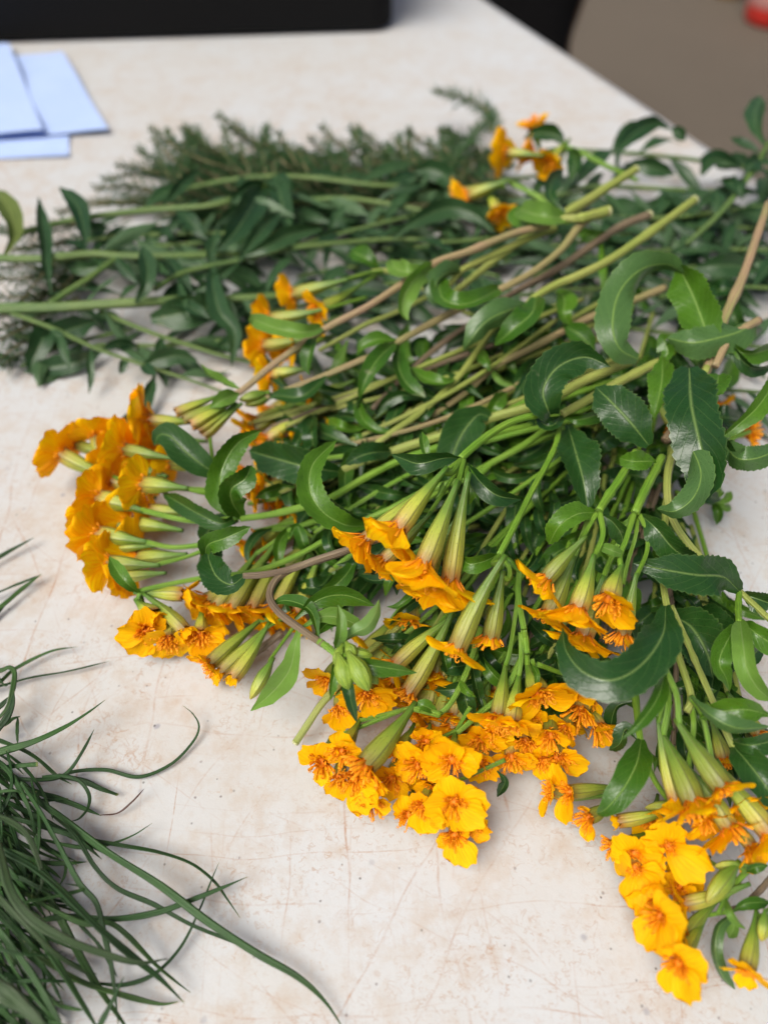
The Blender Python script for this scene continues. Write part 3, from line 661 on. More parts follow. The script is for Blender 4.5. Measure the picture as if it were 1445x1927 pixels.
s.leaf([(1062, 400, 42), (1035, 370, 44), (1040, 340, 44), (1060, 320, 42)], 34, mat='leafdark', ser=False, phi=30)
s.leaf([(1010, 432, 38), (990, 420, 40), (975, 405, 40), (985, 388, 39)], 38, mat='leaf', ser=False, phi=-20)
s.cut((1196, 319, 44), (1180, 329, 44), 8)
s.end()
s = Sprig('marigold sprig with a straight tan stem passing behind the curled leaf at right')
s.stem([(1250, 542, 30), (1190, 566, 30), (1100, 602, 29), (1000, 655, 27), (930, 690, 25), (880, 735, 22), (800, 790, 19), (700, 840, 17)], [8, 7, 6, 5], 'tan')
s.leaf([(1075, 615, 30), (1060, 590, 34), (1062, 565, 35), (1050, 545, 34)], 44, mat='leaf', ser=False, phi=20)
s.leaf([(1060, 612, 30), (1090, 630, 30), (1120, 660, 27)], 44, mat='leaf', ser=False, phi=-10)
s.leaf([(925, 692, 25), (940, 712, 25), (975, 728, 24)], 20, mat='leaflight', ser=False, phi=40)
s.end()
s = Sprig('marigold sprig with thick pale green stem under the large arched serrated leaf')
s.stem([(1195, 676, 33), (1100, 716, 32), (1040, 750, 31), (990, 768, 30), (925, 786, 28), (870, 808, 26), (760, 842, 23), (690, 868, 21), (620, 892, 19), (560, 905, 17)], [9, 10, 9, 8, 6.5], 'olive')
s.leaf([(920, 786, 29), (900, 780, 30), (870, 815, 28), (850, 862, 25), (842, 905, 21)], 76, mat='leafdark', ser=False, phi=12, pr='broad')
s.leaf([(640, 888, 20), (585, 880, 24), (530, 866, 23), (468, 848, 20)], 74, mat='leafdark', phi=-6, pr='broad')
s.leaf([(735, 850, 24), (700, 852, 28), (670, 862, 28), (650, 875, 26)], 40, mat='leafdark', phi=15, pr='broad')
s.end()
s = Sprig('marigold sprig ending in upright leaves and the large orange flower group at far left')
s.stem([(1000, 800, 23), (900, 822, 24), (800, 850, 24), (740, 872, 24), (680, 903, 23), (620, 938, 22), (560, 957, 21), (500, 970, 21), (452, 976, 21)], [7, 7.5, 7, 6], 'green')
s.leaf([(452, 976, 21), (418, 945, 24), (414, 905, 28), (424, 868, 31), (450, 832, 33), (492, 810, 33)], 52, mat='leaf', phi=[-55, -40, 10, 15, 10], pr='broad')
s.leaf([(456, 974, 21), (437, 945, 27), (436, 920, 31), (462, 900, 33), (474, 875, 33)], 56, mat='leaf', phi=10, pr='broad', fold=.6)
s.leaf([(445, 972, 20), (418, 985, 22), (372, 966, 22), (336, 945, 20), (306, 928, 17)], 38, mat='leafdark', phi=-12, pr='broad')
s.leaf([(420, 898, 19), (385, 878, 23), (350, 850, 26), (322, 822, 28), (300, 818, 27), (291, 838, 24)], 62, mat='leafdark', ser=False, phi=0, pr='broad')
s.leaf([(450, 980, 19), (415, 985, 18), (392, 1000, 15), (385, 1030, 10)], 40, mat='leafdark', phi=20, pr='broad')
# flowers hanging from it at the left
s.head(122, 858, 14, 208, -30, 96, 17, 66, [10, (75, 1, .9), 140, 200, 300], [(420, 925, 18), (330, 918, 17), (240, 906, 16)], op=1.45)
s.head(181, 826, 15, 262, -28, 80, 14, 60, [20, 95, 170, 250], [(240, 906, 16), (205, 895, 16)], op=1.4)
s.head(240, 846, 18, 192, -35, 92, 15, 76, [0, 60, 150, 210, 290], [(405, 905, 19), (380, 880, 19)], op=1.4)
s.head(285, 790, 20, 182, -12, 82, 13, 74, [(180, .5, 1.1), 130, 50, 0, 270], [(405, 905, 19), (390, 790, 20)], op=1.5)
s.head(192, 940, 14, 196, -34, 84, 20, 72, [0, 55, 120, 190, 280], [(445, 976, 20), (360, 980, 17)], op=1.35)
s.head(192, 1006, 13, 190, -34, 82, 18, 74, [0, 50, 110, 180, 270], [(420, 1020, 15), (330, 1030, 14)], op=1.3)
s.head(212, 1058, 12, 184, -34, 88, 15, 70, [0, 45, 95, 170, 300], [(420, 1020, 15), (360, 1045, 14)], op=1.35)
s.head(275, 912, 19, 185, -40, 82, 17, 66, [(100, 1, 1.0), 170, 20, 270], [(420, 925, 18), (390, 928, 18)], op=1.3)
s.head(250, 985, 9, 188, -38, 90, 16, 84, [10, 80, 150, 220], op=1.45)
s.head(265, 1050, 8, 175, -40, 90, 16, 96, [0, 70, 140, 300], op=1.5)
s.head(235, 870, 9, 200, -38, 90, 16, 84, [0, 80, 170, 260], op=1.5)
s.head(305, 865, 9, 190, -38, 90, 16, 84, [0, 60, 120, 180, 260], op=1.5)
s.leaf([(410, 1020, 16), (398, 1030, 17), (385, 1050, 15)], 18, mat='leaflight', ser=False)
for (x, y, z, A) in ((150, 838, 12, 205), (214, 905, 13, 195), (168, 975, 10, 190), (238, 1085, 9, 178), (300, 826, 14, 190), (328, 872, 12, 185), (285, 960, 10, 185), (215, 1030, 10, 182)): s.head(x, y, z, A + rnd.uniform(-8, 8), rnd.uniform(-40, -10), 76, 14, 52, [rnd.uniform(0, 50), rnd.uniform(90, 140), rnd.uniform(180, 230), rnd.uniform(270, 320)], op=1.35)
s.end()
s = Sprig('marigold sprig with the crescent leaf in the middle and arching green stem')
s.stem([(1060, 782, 30), (985, 838, 29), (925, 872, 27), (895, 895, 26), (800, 925, 23), (730, 960, 21), (650, 995, 19), (560, 1045, 17), (480, 1075, 16), (400, 1085, 15), (330, 1097, 14), (262, 1112, 14)], [7, 7, 6, 5, 4.5], 'green')
s.leaf([(692, 990, 23), (650, 988, 28), (606, 962, 32), (583, 920, 35), (590, 872, 37), (634, 828, 37)], 54, mat='leaf', phi=[30, 10, 0, -10], pr='broad')
s.leaf([(700, 985, 22), (665, 976, 27), (625, 955, 30), (604, 925, 32), (598, 895, 33)], 34, mat='leafdark', phi=-25, pr='lance')
s.leaf([(264, 1116, 14), (240, 1098, 18), (222, 1075, 19), (206, 1047, 19)], 32, mat='leaf', phi=5, ser=False, fold=.5)
s.head(343, 1118, 12, 2, 12, 78, 16, 42, [(0, 1, .8), (180, 1.1, .7), 60], [(262, 1112, 14)], op=.9, disc_=False)
s.head(290, 1158, 14, 40, 40, 52, 17, 26, [0, 90, 180, 270], [(264, 1116, 14)], op=.35, disc_=False)
s.head(347, 1186, 12, 42, 25, 100, 17, 28, [0, 80, 150, 210, 300], [(270, 1118, 13)], op=.4, disc_=False)
s.face(276, 1186, 11, [0, 75, (130, .8, 1), 290], 62, tilt=62, L=50, r=15, ped=[(264, 1116, 13)], op=1.4)
s.face(318, 1200, 9, [30, 250, 290], 58, tilt=35, L=60, r=15, op=1.4)
s.face(378, 1192, 10, [0, 200, 250, 300, 150], 56, tilt=45, L=60, r=15, op=1.4)
s.end()
# --- flower sprigs hanging forward from the middle
s = Sprig('marigold sprig with bright green stem and yellow flowers nodding at the centre of the photo')
s.stem([(1052, 778, 42), (1005, 782, 43), (960, 795, 44), (920, 818, 45), (885, 846, 46), (866, 864, 46)], [6, 7.5, 8], 'green')
s.leaf([(866, 863, 46), (835, 862, 48), (790, 872, 48), (760, 864, 46), (737, 855, 45)], 44, mat='leafdark', phi=-12, fold=.6, ser=False)
s.leaf([(808, 872, 42), (800, 850, 44), (796, 830, 45), (794, 812, 45)], 22, mat='leaf', phi=20, ser=False)
s.leaf([(874, 868, 45), (880, 895, 46), (884, 925, 45), (882, 952, 42)], 34, mat='leaf', phi=-20, fold=.7)
s.leaf([(880, 874, 46), (902, 905, 47), (935, 932, 46), (980, 940, 43)], 44, mat='leafdark', phi=18, fold=.6, ser=False)
s.head(690, 1014, 42, 140, 8, 150, 19, 78, [(0, .9, .9), (180, .8, .9), (75, 1, .6), (125, 1, .7)], [(866, 866, 46), (840, 885, 46)], op=1.35, dh=.75)
s.head(752, 992, 48, 128, 12, 122, 22, 88, [(20, .8, .9), (75, 1.05, .6), (135, 1, .7), 200], [(866, 866, 46), (850, 890, 47)], op=1.25, dh=.8)
s.head(800, 1058, 46, 112, 12, 140, 25, 96, [(30, 1, .75), (80, 1.1, .6), (155, 1.1, .9), 300], [(872, 866, 46), (862, 910, 47)], op=1.25, dh=.85)
s.head(848, 1086, 38, 100, -4, 165, 21, 86, [(20, .9, .8), (172, 1.15, 1), (125, 1, .7), (70, 1, .6)], [(878, 875, 44)], op=1.35, dh=.75)
s.head(725, 1052, 36, 135, 0, 110, 18, 62, [20, 90, 170, 260], [(870, 870, 44)], op=1.3, dh=.8)
s.head(800, 1098, 32, 115, 0, 110, 18, 62, [40, 110, 180, 290], op=1.3, dh=.8)
s.leaf([(835, 905, 44), (828, 925, 46), (818, 940, 45)], 10, mat='leaflight', ser=False)
s.end()
s = Sprig('marigold sprig with two slim side-on flowers drooping below the central flower group')
s.stem([(1056, 785, 36), (1046, 835, 37), (1025, 880, 38), (1000, 925, 39), (965, 995, 39), (938, 1046, 38)], [5, 6, 6, 6], 'green')
s.leaf([(936, 1045, 38), (905, 1058, 40), (880, 1060, 40), (862, 1040, 38)], 36, mat='leaf', ser=False, phi=-20, pr='broad')
s.leaf([(945, 1046, 38), (958, 1054, 39), (978, 1080, 37)], 10, mat='leaf', ser=False)
s.head(862, 1214, 34, 118, -6, 160, 23, 64, [(0, .95, 1), (180, 1.05, 1.0), (130, .8, .9), (50, .7, .7)], [(938, 1047, 38), (928, 1060, 38)], op=1.45, dh=.6)
s.head(924, 1196, 30, 102, -8, 110, 18, 50, [(0, 1, .9), (60, .6, .6), (170, .5, .5)], [(942, 1047, 38), (958, 1070, 38), (956, 1090, 36)], op=1.2, dh=.8)
s.end()
s = Sprig('marigold sprig with side-on yellow flowers, left of the open flower behind the crescent leaf')
s.stem([(1195, 850, 38), (1168, 898, 42), (1146, 930, 43), (1126, 962, 44)], [8, 8.5, 7.5], 'green')
s.leaf([(1118, 964, 43), (1085, 968, 45), (1052, 990, 44), (1032, 1025, 38)], 48, mat='leaf', phi=20, pr='broad')
s.leaf([(1132, 968, 43), (1155, 985, 42), (1170, 1010, 39), (1168, 1035, 36)], 40, mat='leafdark', phi=20, ser=False)
s.head(1030, 1086, 40, 133, 5, 88, 20, 70, [(15, 1, 1.2), (165, 1, .8), (270, .9, 1), (110, .8, .5)], [(1122, 966, 44), (1100, 1005, 43)], op=1.35, dh=.75)
s.head(1088, 1142, 40, 108, 12, 95, 23, 80, [(10, 1, .95), (60, 1, .7), (125, 1, .7), (170, .95, .9)], [(1128, 966, 44), (1134, 1005, 44), (1122, 1040, 42)], op=1.25, dh=.55)
s.head(1035, 1150, 30, 115, 0, 95, 20, 60, [20, 80, 150, 220], [(1110, 970, 42)], op=1.3)
s.leaf([(1110, 1000, 42), (1098, 1008, 43), (1090, 1020, 42)], 12, mat='leaf', ser=False)
s.end()
s = Sprig('marigold sprig with flower showing its open orange centre right of the central cluster')
s.stem([(1245, 860, 37), (1222, 905, 40), (1205, 940, 42), (1194, 966, 42)], [8.5, 9, 8], 'green')
s.leaf([(1206, 970, 41), (1235, 995, 42), (1270, 1035, 39), (1322, 1066, 35)], 58, mat='leafdark', phi=22, pr='broad')
s.leaf([(1168, 1042, 43), (1150, 1036, 44), (1131, 1028, 43)], 22, mat='leaflight', ser=False, phi=10, pr='strap')
s.head(1146, 1124, 41, 112, 30, 70, 22, 70, [(185, 1.0, .9), (120, .95, .9), (235, 1.0, .9)], [(1192, 968, 42), (1178, 1015, 43), (1166, 1045, 42)], op=1.35, dh=.8)
s.head(1172, 1190, 32, 105, -5, 95, 18, 60, [(180, 1, .8), (150, .8, .7)], [(1202, 968, 41), (1216, 1000, 41), (1216, 1040, 39)], op=1.2, dh=.8)
s.head(1100, 1192, 28, 110, 0, 100, 20, 76, [0, 60, 120, 180, 270], [(1190, 970, 40), (1150, 1050, 36)], op=1.3)
s.stem([(1200, 968, 40), (1195, 1010, 39), (1180, 1060, 36), (1172, 1100, 34)], 4, 'green')
s.leaf([(1190, 970, 41), (1180, 985, 40), (1165, 995, 38)], 16, mat='leaflight', ser=False)
s.end()
# --- curled upper right leaves with their stems
s = Sprig('marigold sprig with big pale leaf curled in a half ring at the upper right')
s.stem([(1445, 382, 52), (1425, 440, 51), (1398, 518, 49), (1362, 600, 46), (1335, 680, 42), (1300, 760, 36), (1250, 830, 33)], [8, 8.5, 9, 8], 'pink')
s.leaf([(1200, 676, 42), (1165, 655, 46), (1152, 610, 50), (1165, 550, 53), (1205, 508, 55), (1255, 498, 55), (1292, 520, 53)], 64, mat='leaf', side=-1, phi=[20, 5, 0, 10, 40, 70], pr='strap', fold=.3)
s.leaf([(1330, 665, 44), (1326, 620, 48), (1305, 560, 51), (1285, 518, 53), (1275, 500, 54)], 74, mat='leaf', phi=[0, -5, -15, -50], pr='strap')
s.leaf([(1418, 605, 48), (1395, 622, 49), (1350, 636, 49), (1300, 645, 48), (1255, 636, 46)], 66, mat='leaf', side=-1, phi=[20, 10, -5], pr='strap')
s.leaf([(1262, 632, 46), (1250, 640, 44), (1256, 665, 42), (1240, 680, 40)], 36, mat='leaf', phi=20)
s.stem([(1427, 603, 48), (1400, 618, 48), (1370, 640, 47), (1345, 690, 44)], [8, 8, 7], 'pink')
s.leaf([(1370, 640, 46), (1400, 665, 46), (1445, 658, 45), (1480, 640, 44)], 40, mat='leaf', phi=30)
s.leaf([(1365, 640, 46), (1410, 690, 44), (1460, 690, 42)], 34, mat='leafdark', phi=40)
s.end()
s = Sprig('marigold sprig with large arched leaf edged in fine teeth and pale stem behind it')
s.stem([(1240, 680, 38), (1170, 716, 38), (1110, 750, 38), (1056, 780, 38)], [9, 9, 8], 'olive')
s.leaf([(1042, 790, 40), (1030, 770, 45), (1022, 732, 49), (1050, 690, 52), (1100, 672, 53), (1148, 690, 52)], 78, mat='leafdark', phi=[15, 0, -5, 5, 30], pr='broad', fold=.45)
s.leaf([(1056, 782, 38), (1040, 800, 40), (1022, 798, 40), (1012, 780, 40)], 30, mat='leafdark', phi=20, ser=False, pr='broad')
s.leaf([(1220, 838, 40), (1190, 800, 44), (1155, 762, 46), (1120, 728, 46)], 82, mat='leafdark', phi=5, pr='broad', fold=.3)
s.leaf([(1062, 785, 37), (1085, 790, 38), (1120, 782, 37), (1150, 770, 35)], 30, mat='leaf', phi=20, ser=False)
s.leaf([(1068, 800, 34), (1085, 860, 36), (1098, 910, 35), (1106, 965, 31)], 84, mat='leafdark', phi=-15, fold=.6)
s.end()
s = Sprig('marigold sprig with broad flat leaf hanging at the right and toothed leaf curling below')
s.stem([(1330, 690, 44), (1300, 760, 40), (1270, 840, 38), (1255, 900, 37), (1262, 970, 34), (1300, 1030, 31), (1340, 1068, 29), (1390, 1112, 28), (1450, 1168, 25)], [8, 8, 7, 6], 'olive')
s.leaf([(1296, 692, 50), (1300, 760, 52), (1315, 830, 50), (1328, 890, 46), (1318, 945, 42)], 96, mat='leafdark', phi=[-5, 0, 10, 20], pr='strap', fold=.3)
s.leaf([(1270, 800, 45), (1298, 840, 48), (1318, 890, 49), (1305, 935, 48), (1270, 962, 46), (1236, 958, 43)], 52, mat='leaf', phi=[30, 15, -10, -25], pr='strap', side=-1)
s.leaf([(1352, 705, 47), (1345, 730, 48), (1325, 745, 47)], 50, mat='leaf', phi=10, pr='broad')
s.leaf([(1246, 672, 42), (1245, 715, 44), (1236, 760, 42), (1228, 792, 39)], 52, mat='leaf', phi=15)
s.leaf([(1360, 822, 42), (1390, 798, 45), (1425, 765, 47), (1455, 720, 47), (1470, 680, 46)], 38, mat='leaf', phi=[30, 20, 10], pr='strap')
s.leaf([(1362, 835, 38), (1385, 862, 42), (1425, 862, 43), (1475, 840, 42)], 50, mat='leaf', side=-1, phi=[50, 10, 0], pr='strap')
s.leaf([(1360, 830, 40), (1372, 850, 40), (1380, 872, 38)], 40, mat='leafdark', phi=35, pr='broad')
s.leaf([(1165, 862, 41), (1190, 868, 43), (1225, 868, 42), (1230, 872, 41)][::-1], 40, mat='leaf', phi=10, fold=.5)
s.leaf([(1390, 1112, 29), (1360, 1086, 34), (1310, 1082, 37), (1250, 1072, 38), (1192, 1060, 37)], 78, mat='leafdark', phi=0, pr='broad', fold=.3)
s.leaf([(1392, 1116, 27), (1420, 1125, 28), (1460, 1140, 27)], 50, mat='leafdark', phi=30)
s.stem([(1390, 1114, 28), (1388, 1145, 30), (1390, 1172, 32)], [6, 6.5, 6], 'green')
s.leaf([(1390, 1172, 32), (1368, 1205, 35), (1352, 1245, 35), (1365, 1275, 32), (1372, 1300, 29)], 48, mat='leaf', ser=False, phi=-15, fold=.5)
s.leaf([(1392, 1170, 33), (1398, 1215, 37), (1405, 1260, 36), (1425, 1295, 33), (1450, 1318, 30)], 42, mat='leaflight', ser=False, phi=10, pr='strap')
s.leaf([(1394, 1168, 32), (1420, 1190, 34), (1460, 1215, 33), (1500, 1225, 32)], 50, mat='leaf', ser=False, phi=10)
s.end()
# --- right hand forward sprigs
s = Sprig('marigold sprig with large dark crescent leaf cupped under the right hand flowers')
s.stem([(1262, 840, 33), (1255, 920, 34), (1250, 1000, 33), (1246, 1080, 32), (1256, 1150, 31), (1275, 1230, 30), (1300, 1310, 29), (1290, 1340, 28)], [7, 7, 6.5, 7], 'olive')
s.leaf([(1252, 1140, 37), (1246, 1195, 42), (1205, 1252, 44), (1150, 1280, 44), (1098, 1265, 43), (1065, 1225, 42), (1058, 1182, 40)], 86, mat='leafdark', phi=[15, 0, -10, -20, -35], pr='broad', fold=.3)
s.leaf([(1252, 1262, 36), (1238, 1310, 40), (1208, 1355, 41), (1168, 1392, 39)], 36, mat='leaf', ser=False, phi=-15, fold=.6)
s.stem([(1246, 1245, 34), (1250, 1260, 35)], 5, 'green')
s.head(1356, 1478, 30, 62, 4, 122, 24, 62, [(160, .9, .9), (20, .9, .9), (90, .7, 1.1), (200, .6, .7)], [(1250, 1258, 36), (1272, 1308, 36)], op=1.2, dh=.45)
s.head(1302, 1505, 25, 72, 8, 118, 25, 78, [(30, 1.1, 1.1), (80, 1.05, 1.2), (120, .8, 1), (180, .6, 1)], [(1250, 1258, 35), (1257, 1320, 34)], op=1.2, dh=.75)
s.head(1268, 1500, 22, 85, -4, 118, 17, 50, [20, 90, 180], [(1248, 1260, 34), (1249, 1310, 33)], op=1.2, disc_=False)
s.head(1442, 1562, 24, 57, -2, 138, 24, 66, [(20, 1, 1), 60, (150, .6, 1), 180], [(1300, 1312, 31), (1322, 1350, 30)], op=1.3, dh=.6)
s.head(1368, 1552, 22, 62, -6, 110, 20, 68, [(0, 1.2, 1), (180, 1.1, 1), (90, .5, 1), 40], [(1300, 1330, 28), (1304, 1370, 26)], op=1.4, dh=.85)
s.leaf([(1300, 1312, 32), (1335, 1345, 35), (1385, 1370, 35), (1450, 1368, 33)], 40, mat='leaf', ser=False, phi=25, side=-1)
s.leaf([(1445, 1345, 31), (1400, 1335, 33), (1350, 1340, 31), (1315, 1352, 28)], 54, mat='leaf', ser=False, phi=-10)
for (x, y, z, A) in ((1328, 1538, 20, 70), (1412, 1592, 18, 60), (1392, 1500, 22, 65)): s.head(x, y, z, A, 18, 70, 16, 56, [20, 80, 140, 200, 290], op=1.2, dh=.8)
s.end()
s = Sprig('marigold sprig with long bare stem down the right side and dark leaf toward the corner')
s.stem([(1262, 1140, 28), (1280, 1180, 27), (1310, 1250, 26), (1345, 1330, 25), (1372, 1392, 24), (1382, 1410, 23)], [6, 6, 6.5, 7], 'olive')
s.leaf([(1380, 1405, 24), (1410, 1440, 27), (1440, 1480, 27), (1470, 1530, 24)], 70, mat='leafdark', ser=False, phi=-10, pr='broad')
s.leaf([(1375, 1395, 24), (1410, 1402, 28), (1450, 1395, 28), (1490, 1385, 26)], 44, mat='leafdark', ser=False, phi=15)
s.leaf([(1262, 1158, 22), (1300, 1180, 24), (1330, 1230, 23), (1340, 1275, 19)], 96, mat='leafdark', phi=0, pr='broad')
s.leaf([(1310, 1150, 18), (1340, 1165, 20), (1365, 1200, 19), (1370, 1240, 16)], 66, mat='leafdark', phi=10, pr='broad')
s.head(1425, 1380, 12, 60, 5, 80, 16, 50, [0, 90, 180, 270], op=1.3)
s.head(1360, 1425, 14, 80, 0, 60, 16, 40, [0, 90, 180, 270], op=1.2)
s.end()
s = Sprig('marigold sprig with drooping dark leaf folded at its tip left of the corner flowers')
s.stem([(1192, 1240, 18), (1196, 1320, 19), (1204, 1390, 20), (1218, 1440, 18), (1235, 1475, 16), (1260, 1510, 14)], [7, 7, 6, 5], 'green')
s.leaf([(1206, 1392, 21), (1198, 1435, 25), (1172, 1485, 25), (1140, 1522, 22), (1122, 1530, 19)], 60, mat='leaf', ser=False, phi=5, pr='broad', fold=.25)
s.leaf([(1202, 1395, 19), (1178, 1372, 19), (1165, 1400, 16), (1145, 1412, 13)], 34, mat='leafdark', phi=30)
s.leaf([(1205, 1390, 20), (1220, 1415, 21), (1234, 1430, 19), (1230, 1455, 17)], 18, mat='leaf', ser=False, phi=40)
s.leaf([(1195, 1320, 19), (1160, 1330, 17), (1150, 1370, 12), (1165, 1395, 9)], 30, mat='leafdark', phi=30)
s.head(1072, 1490, 12, 175, 35, 110, 17, 62, [(0, .95, 1), (175, .95, 1), (110, .5, .9)], [(1205, 1465, 14)], op=1.35, dh=.5)
s.head(1040, 1490, 10, 185, 20, 90, 15, 50, [(0, .7, 1.2), (180, 1, 1), 90], op=1.3, dh=.5)
s.head(1108, 1538, 11, 150, 40, 70, 15, 46, [(20, .5, 1), (200, .9, 1)], [(1160, 1500, 12)], op=1.2, dh=.7)
s.head(1155, 1592, 10, 160, 30, 70, 14, 56, [(160, 1.1, 1), (120, .7, 1.1), (210, .5, 1)], [(1240, 1540, 11)], op=1.4, dh=.6)
s.head(1165, 1545, 12, 170, 5, 90, 16, 22, [0, 90, 180], [(1260, 1510, 13)], op=.4, disc_=False)
s.head(1215, 1520, 13, 180, 0, 70, 13, 30, None, [(1290, 1500, 14)], bud=True)
s.end()
s = Sprig('marigold sprig with the two round face-on flowers above a bud in the lower right')
s.stem([(1450, 1600, 14), (1420, 1625, 14), (1390, 1655, 14), (1365, 1690, 13), (1350, 1720, 12)], [5, 6, 5, 4], 'green')
s.face(1258, 1592, 15, [(35, .9, 1), (95, 1.0, .9), (130, .6, 1), (215, 1.3, 1)], 72, tilt=68, L=60, r=17, ped=[(1385, 1655, 12)], op=1.35, dh=.4)
s.face(1194, 1606, 12, [(15, .8, 1), (60, 1, 1), (150, 1.0, 1), (190, 1.0, 1), (255, 1.0, 1)], 66, tilt=62, L=60, r=15, op=1.35, dh=.35)
s.face(1196, 1634, 12, [(225, .9, 1), (280, 1.1, 1), (190, .9, 1)], 68, tilt=60, L=60, r=15, op=1.3, dh=.3)
s.head(1330, 1698, 17, 135, 18, 86, 19, 30, None, [(1400, 1640, 15)], bud=True)
s.head(1345, 1630, 17, 178, 10, 50, 9, 20, None, [(1402, 1640, 15)], bud=True)
s.head(1290, 1700, 12, 165, 5, 100, 17, 60, [(90, 1, 1), (180, 1, 1), (0, .8, 1), 140], [(1380, 1665, 13)], op=1.4, dh=.4)
s.head(1244, 1722, 14, 160, 48, 95, 18, 76, [(170, 1.05, .9), (100, 1.1, 1.2), (235, .95, 1)], [(1365, 1690, 12)], op=1.3, dh=.62)
s.leaf([(1365, 1690, 14), (1372, 1715, 17), (1385, 1735, 16), (1402, 1748, 14)], 18, mat='leaflight', ser=False, phi=25)
s.leaf([(1402, 1640, 15), (1420, 1632, 18), (1445, 1628, 18)], 22, mat='leaf', ser=False, phi=25)
for (x, y, z) in ((1228, 1545, 11), (1280, 1668, 9), (1222, 1686, 10), (1300, 1640, 9)): s.face(x, y, z, [rnd.uniform(0, 60), rnd.uniform(90, 150), rnd.uniform(180, 240), rnd.uniform(270, 330)], 52, tilt=rnd.uniform(35, 60), A=rnd.uniform(80, 150), L=60, r=14, op=1.3, dh=.5)
s.end()
s = Sprig('marigold sprig with the lowest face-on flowers at the tip of the lower right cluster')
s.stem([(1460, 1640, 10), (1425, 1680, 10), (1395, 1705, 10), (1372, 1712, 10)], [6, 6, 5], 'brown')
s.head(1278, 1808, 14, 130, 42, 120, 17, 74, [(115, 1.05, 1.15), (195, 1.0, .9), (250, .9, .9), (60, .6, 1)], [(1372, 1715, 11)], op=1.3, dh=.7)
s.head(1290, 1758, 10, 140, 20, 90, 16, 62, [20, 90, 180, 270], [(1372, 1715, 10)], op=1.35, dh=.5)
s.leaf([(1378, 1722, 10), (1352, 1745, 11), (1345, 1790, 10), (1358, 1835, 7), (1382, 1862, 4)], 26, mat='leaf', ser=False, phi=30, pr='strap', side=-1)
s.leaf([(1378, 1715, 11), (1405, 1700, 13), (1450, 1698, 12)], 26, mat='leaf', ser=False, phi=15)
s.leaf([(1376, 1716, 10), (1380, 1745, 9), (1370, 1765, 6)], 26, mat='leaflight', ser=False, phi=20)
s.end()
s = Sprig('marigold sprig with single flower and yellow calyx in the bottom right corner', at=0)
s.stem([(1475, 1690, 13), (1455, 1720, 13), (1442, 1740, 13)], [7, 7, 8], 'green')
s.head(1404, 1824, 12, 113, 12, 92, 20, 58, [(20, .8, 1), (70, .8, 1.3), (130, .75, 1.3), (180, .9, 1), (265, .7, .6)], [(1450, 1725, 13)], op=1.25, dh=.2)
s.head(1432, 1770, 14, 110, 0, 50, 14, 20, None, [(1460, 1700, 14)], bud=True)
s.end()
# --- lower middle flowers lying on the table
s = Sprig('marigold sprig with ruffled yellow flowers and a big calyx, left of the lowest open flowers')
s.stem([(905, 1180, 22), (880, 1260, 19), (850, 1320, 17), (825, 1345, 16)], [6, 6, 5], 'green')
s.leaf([(825, 1342, 17), (795, 1328, 19), (782, 1340, 17)], 26, mat='leaf', ser=False, phi=20)
s.face(606, 1434, 10, [(20, 1, 1), (90, 1.15, 1), (235, .8, 1)], 58, tilt=55, A=110, L=70, r=17, ped=[(760, 1335, 13)], op=1.3, dh=.75)
s.face(645, 1412, 14, [(75, 1, 1.1), (115, 1.0, 1.1), (150, .9, 1), (200, .5, 1)], 66, tilt=48, A=120, L=90, r=18, ped=[(800, 1325, 15)], op=1.3, dh=.72)
s.head(690, 1438, 18, 130, 14, 125, 24, 66, [(180, 1.0, 1), (150, .8, 1), (20, .5, 1)], [(828, 1345, 17)], op=1.25, dh=.9)
s.face(668, 1462, 15, [(160, 1, .9), (185, 1.2, 1), (215, 1.3, 1), (270, .6, 1)], 62, tilt=55, A=110, L=70, r=18, op=1.25, dh=.8)
s.face(698, 1506, 11, [(0, .9, 1), (60, .9, 1), (190, .8, 1)], 54, tilt=52, L=60, r=17, op=1.25, dh=.8)
s.face(640, 1462, 9, [(250, .9, 1), (300, .8, 1)], 56, tilt=50, L=60, r=15, op=1.3, dh=.5)
s.end()
s = Sprig('marigold sprig with large open flowers lying lowest on the table in the middle')
s.stem([(980, 1240, 20), (950, 1300, 18), (900, 1345, 16), (860, 1380, 15)], [6, 6, 5], 'green')
s.leaf([(865, 1280, 22), (878, 1300, 24), (895, 1312, 23)], 18, mat='leaf', ser=False, phi=20)
s.face(788, 1440, 14, [(35, 1.2, 1), (75, 1.0, 1), (320, .8, 1), (290, .8, 1)], 62, tilt=45, A=130, L=90, r=17, ped=[(870, 1370, 14)], op=1.3, dh=.75)
s.face(850, 1428, 17, [(25, 1.15, 1), (65, 1.15, 1), (135, 1.1, 1), (170, .9, .9), (320, 1.0, 1)], 70, tilt=56, A=100, L=90, r=18, ped=[(885, 1330, 16)], op=1.3, dh=.6)
s.face(855, 1508, 15, [(0, 1.05, 1), (75, 1.0, 1), (165, 1.1, 1), (205, 1.1, 1), (235, 1.0, 1), (330, 1.0, 1)], 70, tilt=62, A=90, L=70, r=18, ped=[(950, 1430, 14)], op=1.35, dh=.62)
s.face(795, 1515, 13, [(185, 1.0, 1), (250, 1.0, 1), (210, 1.0, 1), (60, .7, 1)], 64, tilt=48, A=110, L=70, r=16, op=1.3, dh=.6)
s.face(770, 1532, 8, [(75, 1.1, 1), (120, 1.0, 1), (20, .6, 1)], 56, tilt=50, A=100, L=60, r=16, op=1.3, dh=.75)
s.face(856, 1570, 9, [(225, 1.15, 1), (250, 1.0, 1), (330, .7, 1), (130, .6, 1)], 62, tilt=55, A=100, L=60, r=17, op=1.3, dh=.7)
s.leaf([(935, 1450, 12), (950, 1470, 10), (935, 1500, 5)], 20, mat='leafdark', ser=False, phi=20)
s.head(820, 1470, 8, 120, 20, 80, 16, 60, [0, 90, 180, 270], op=1.3)
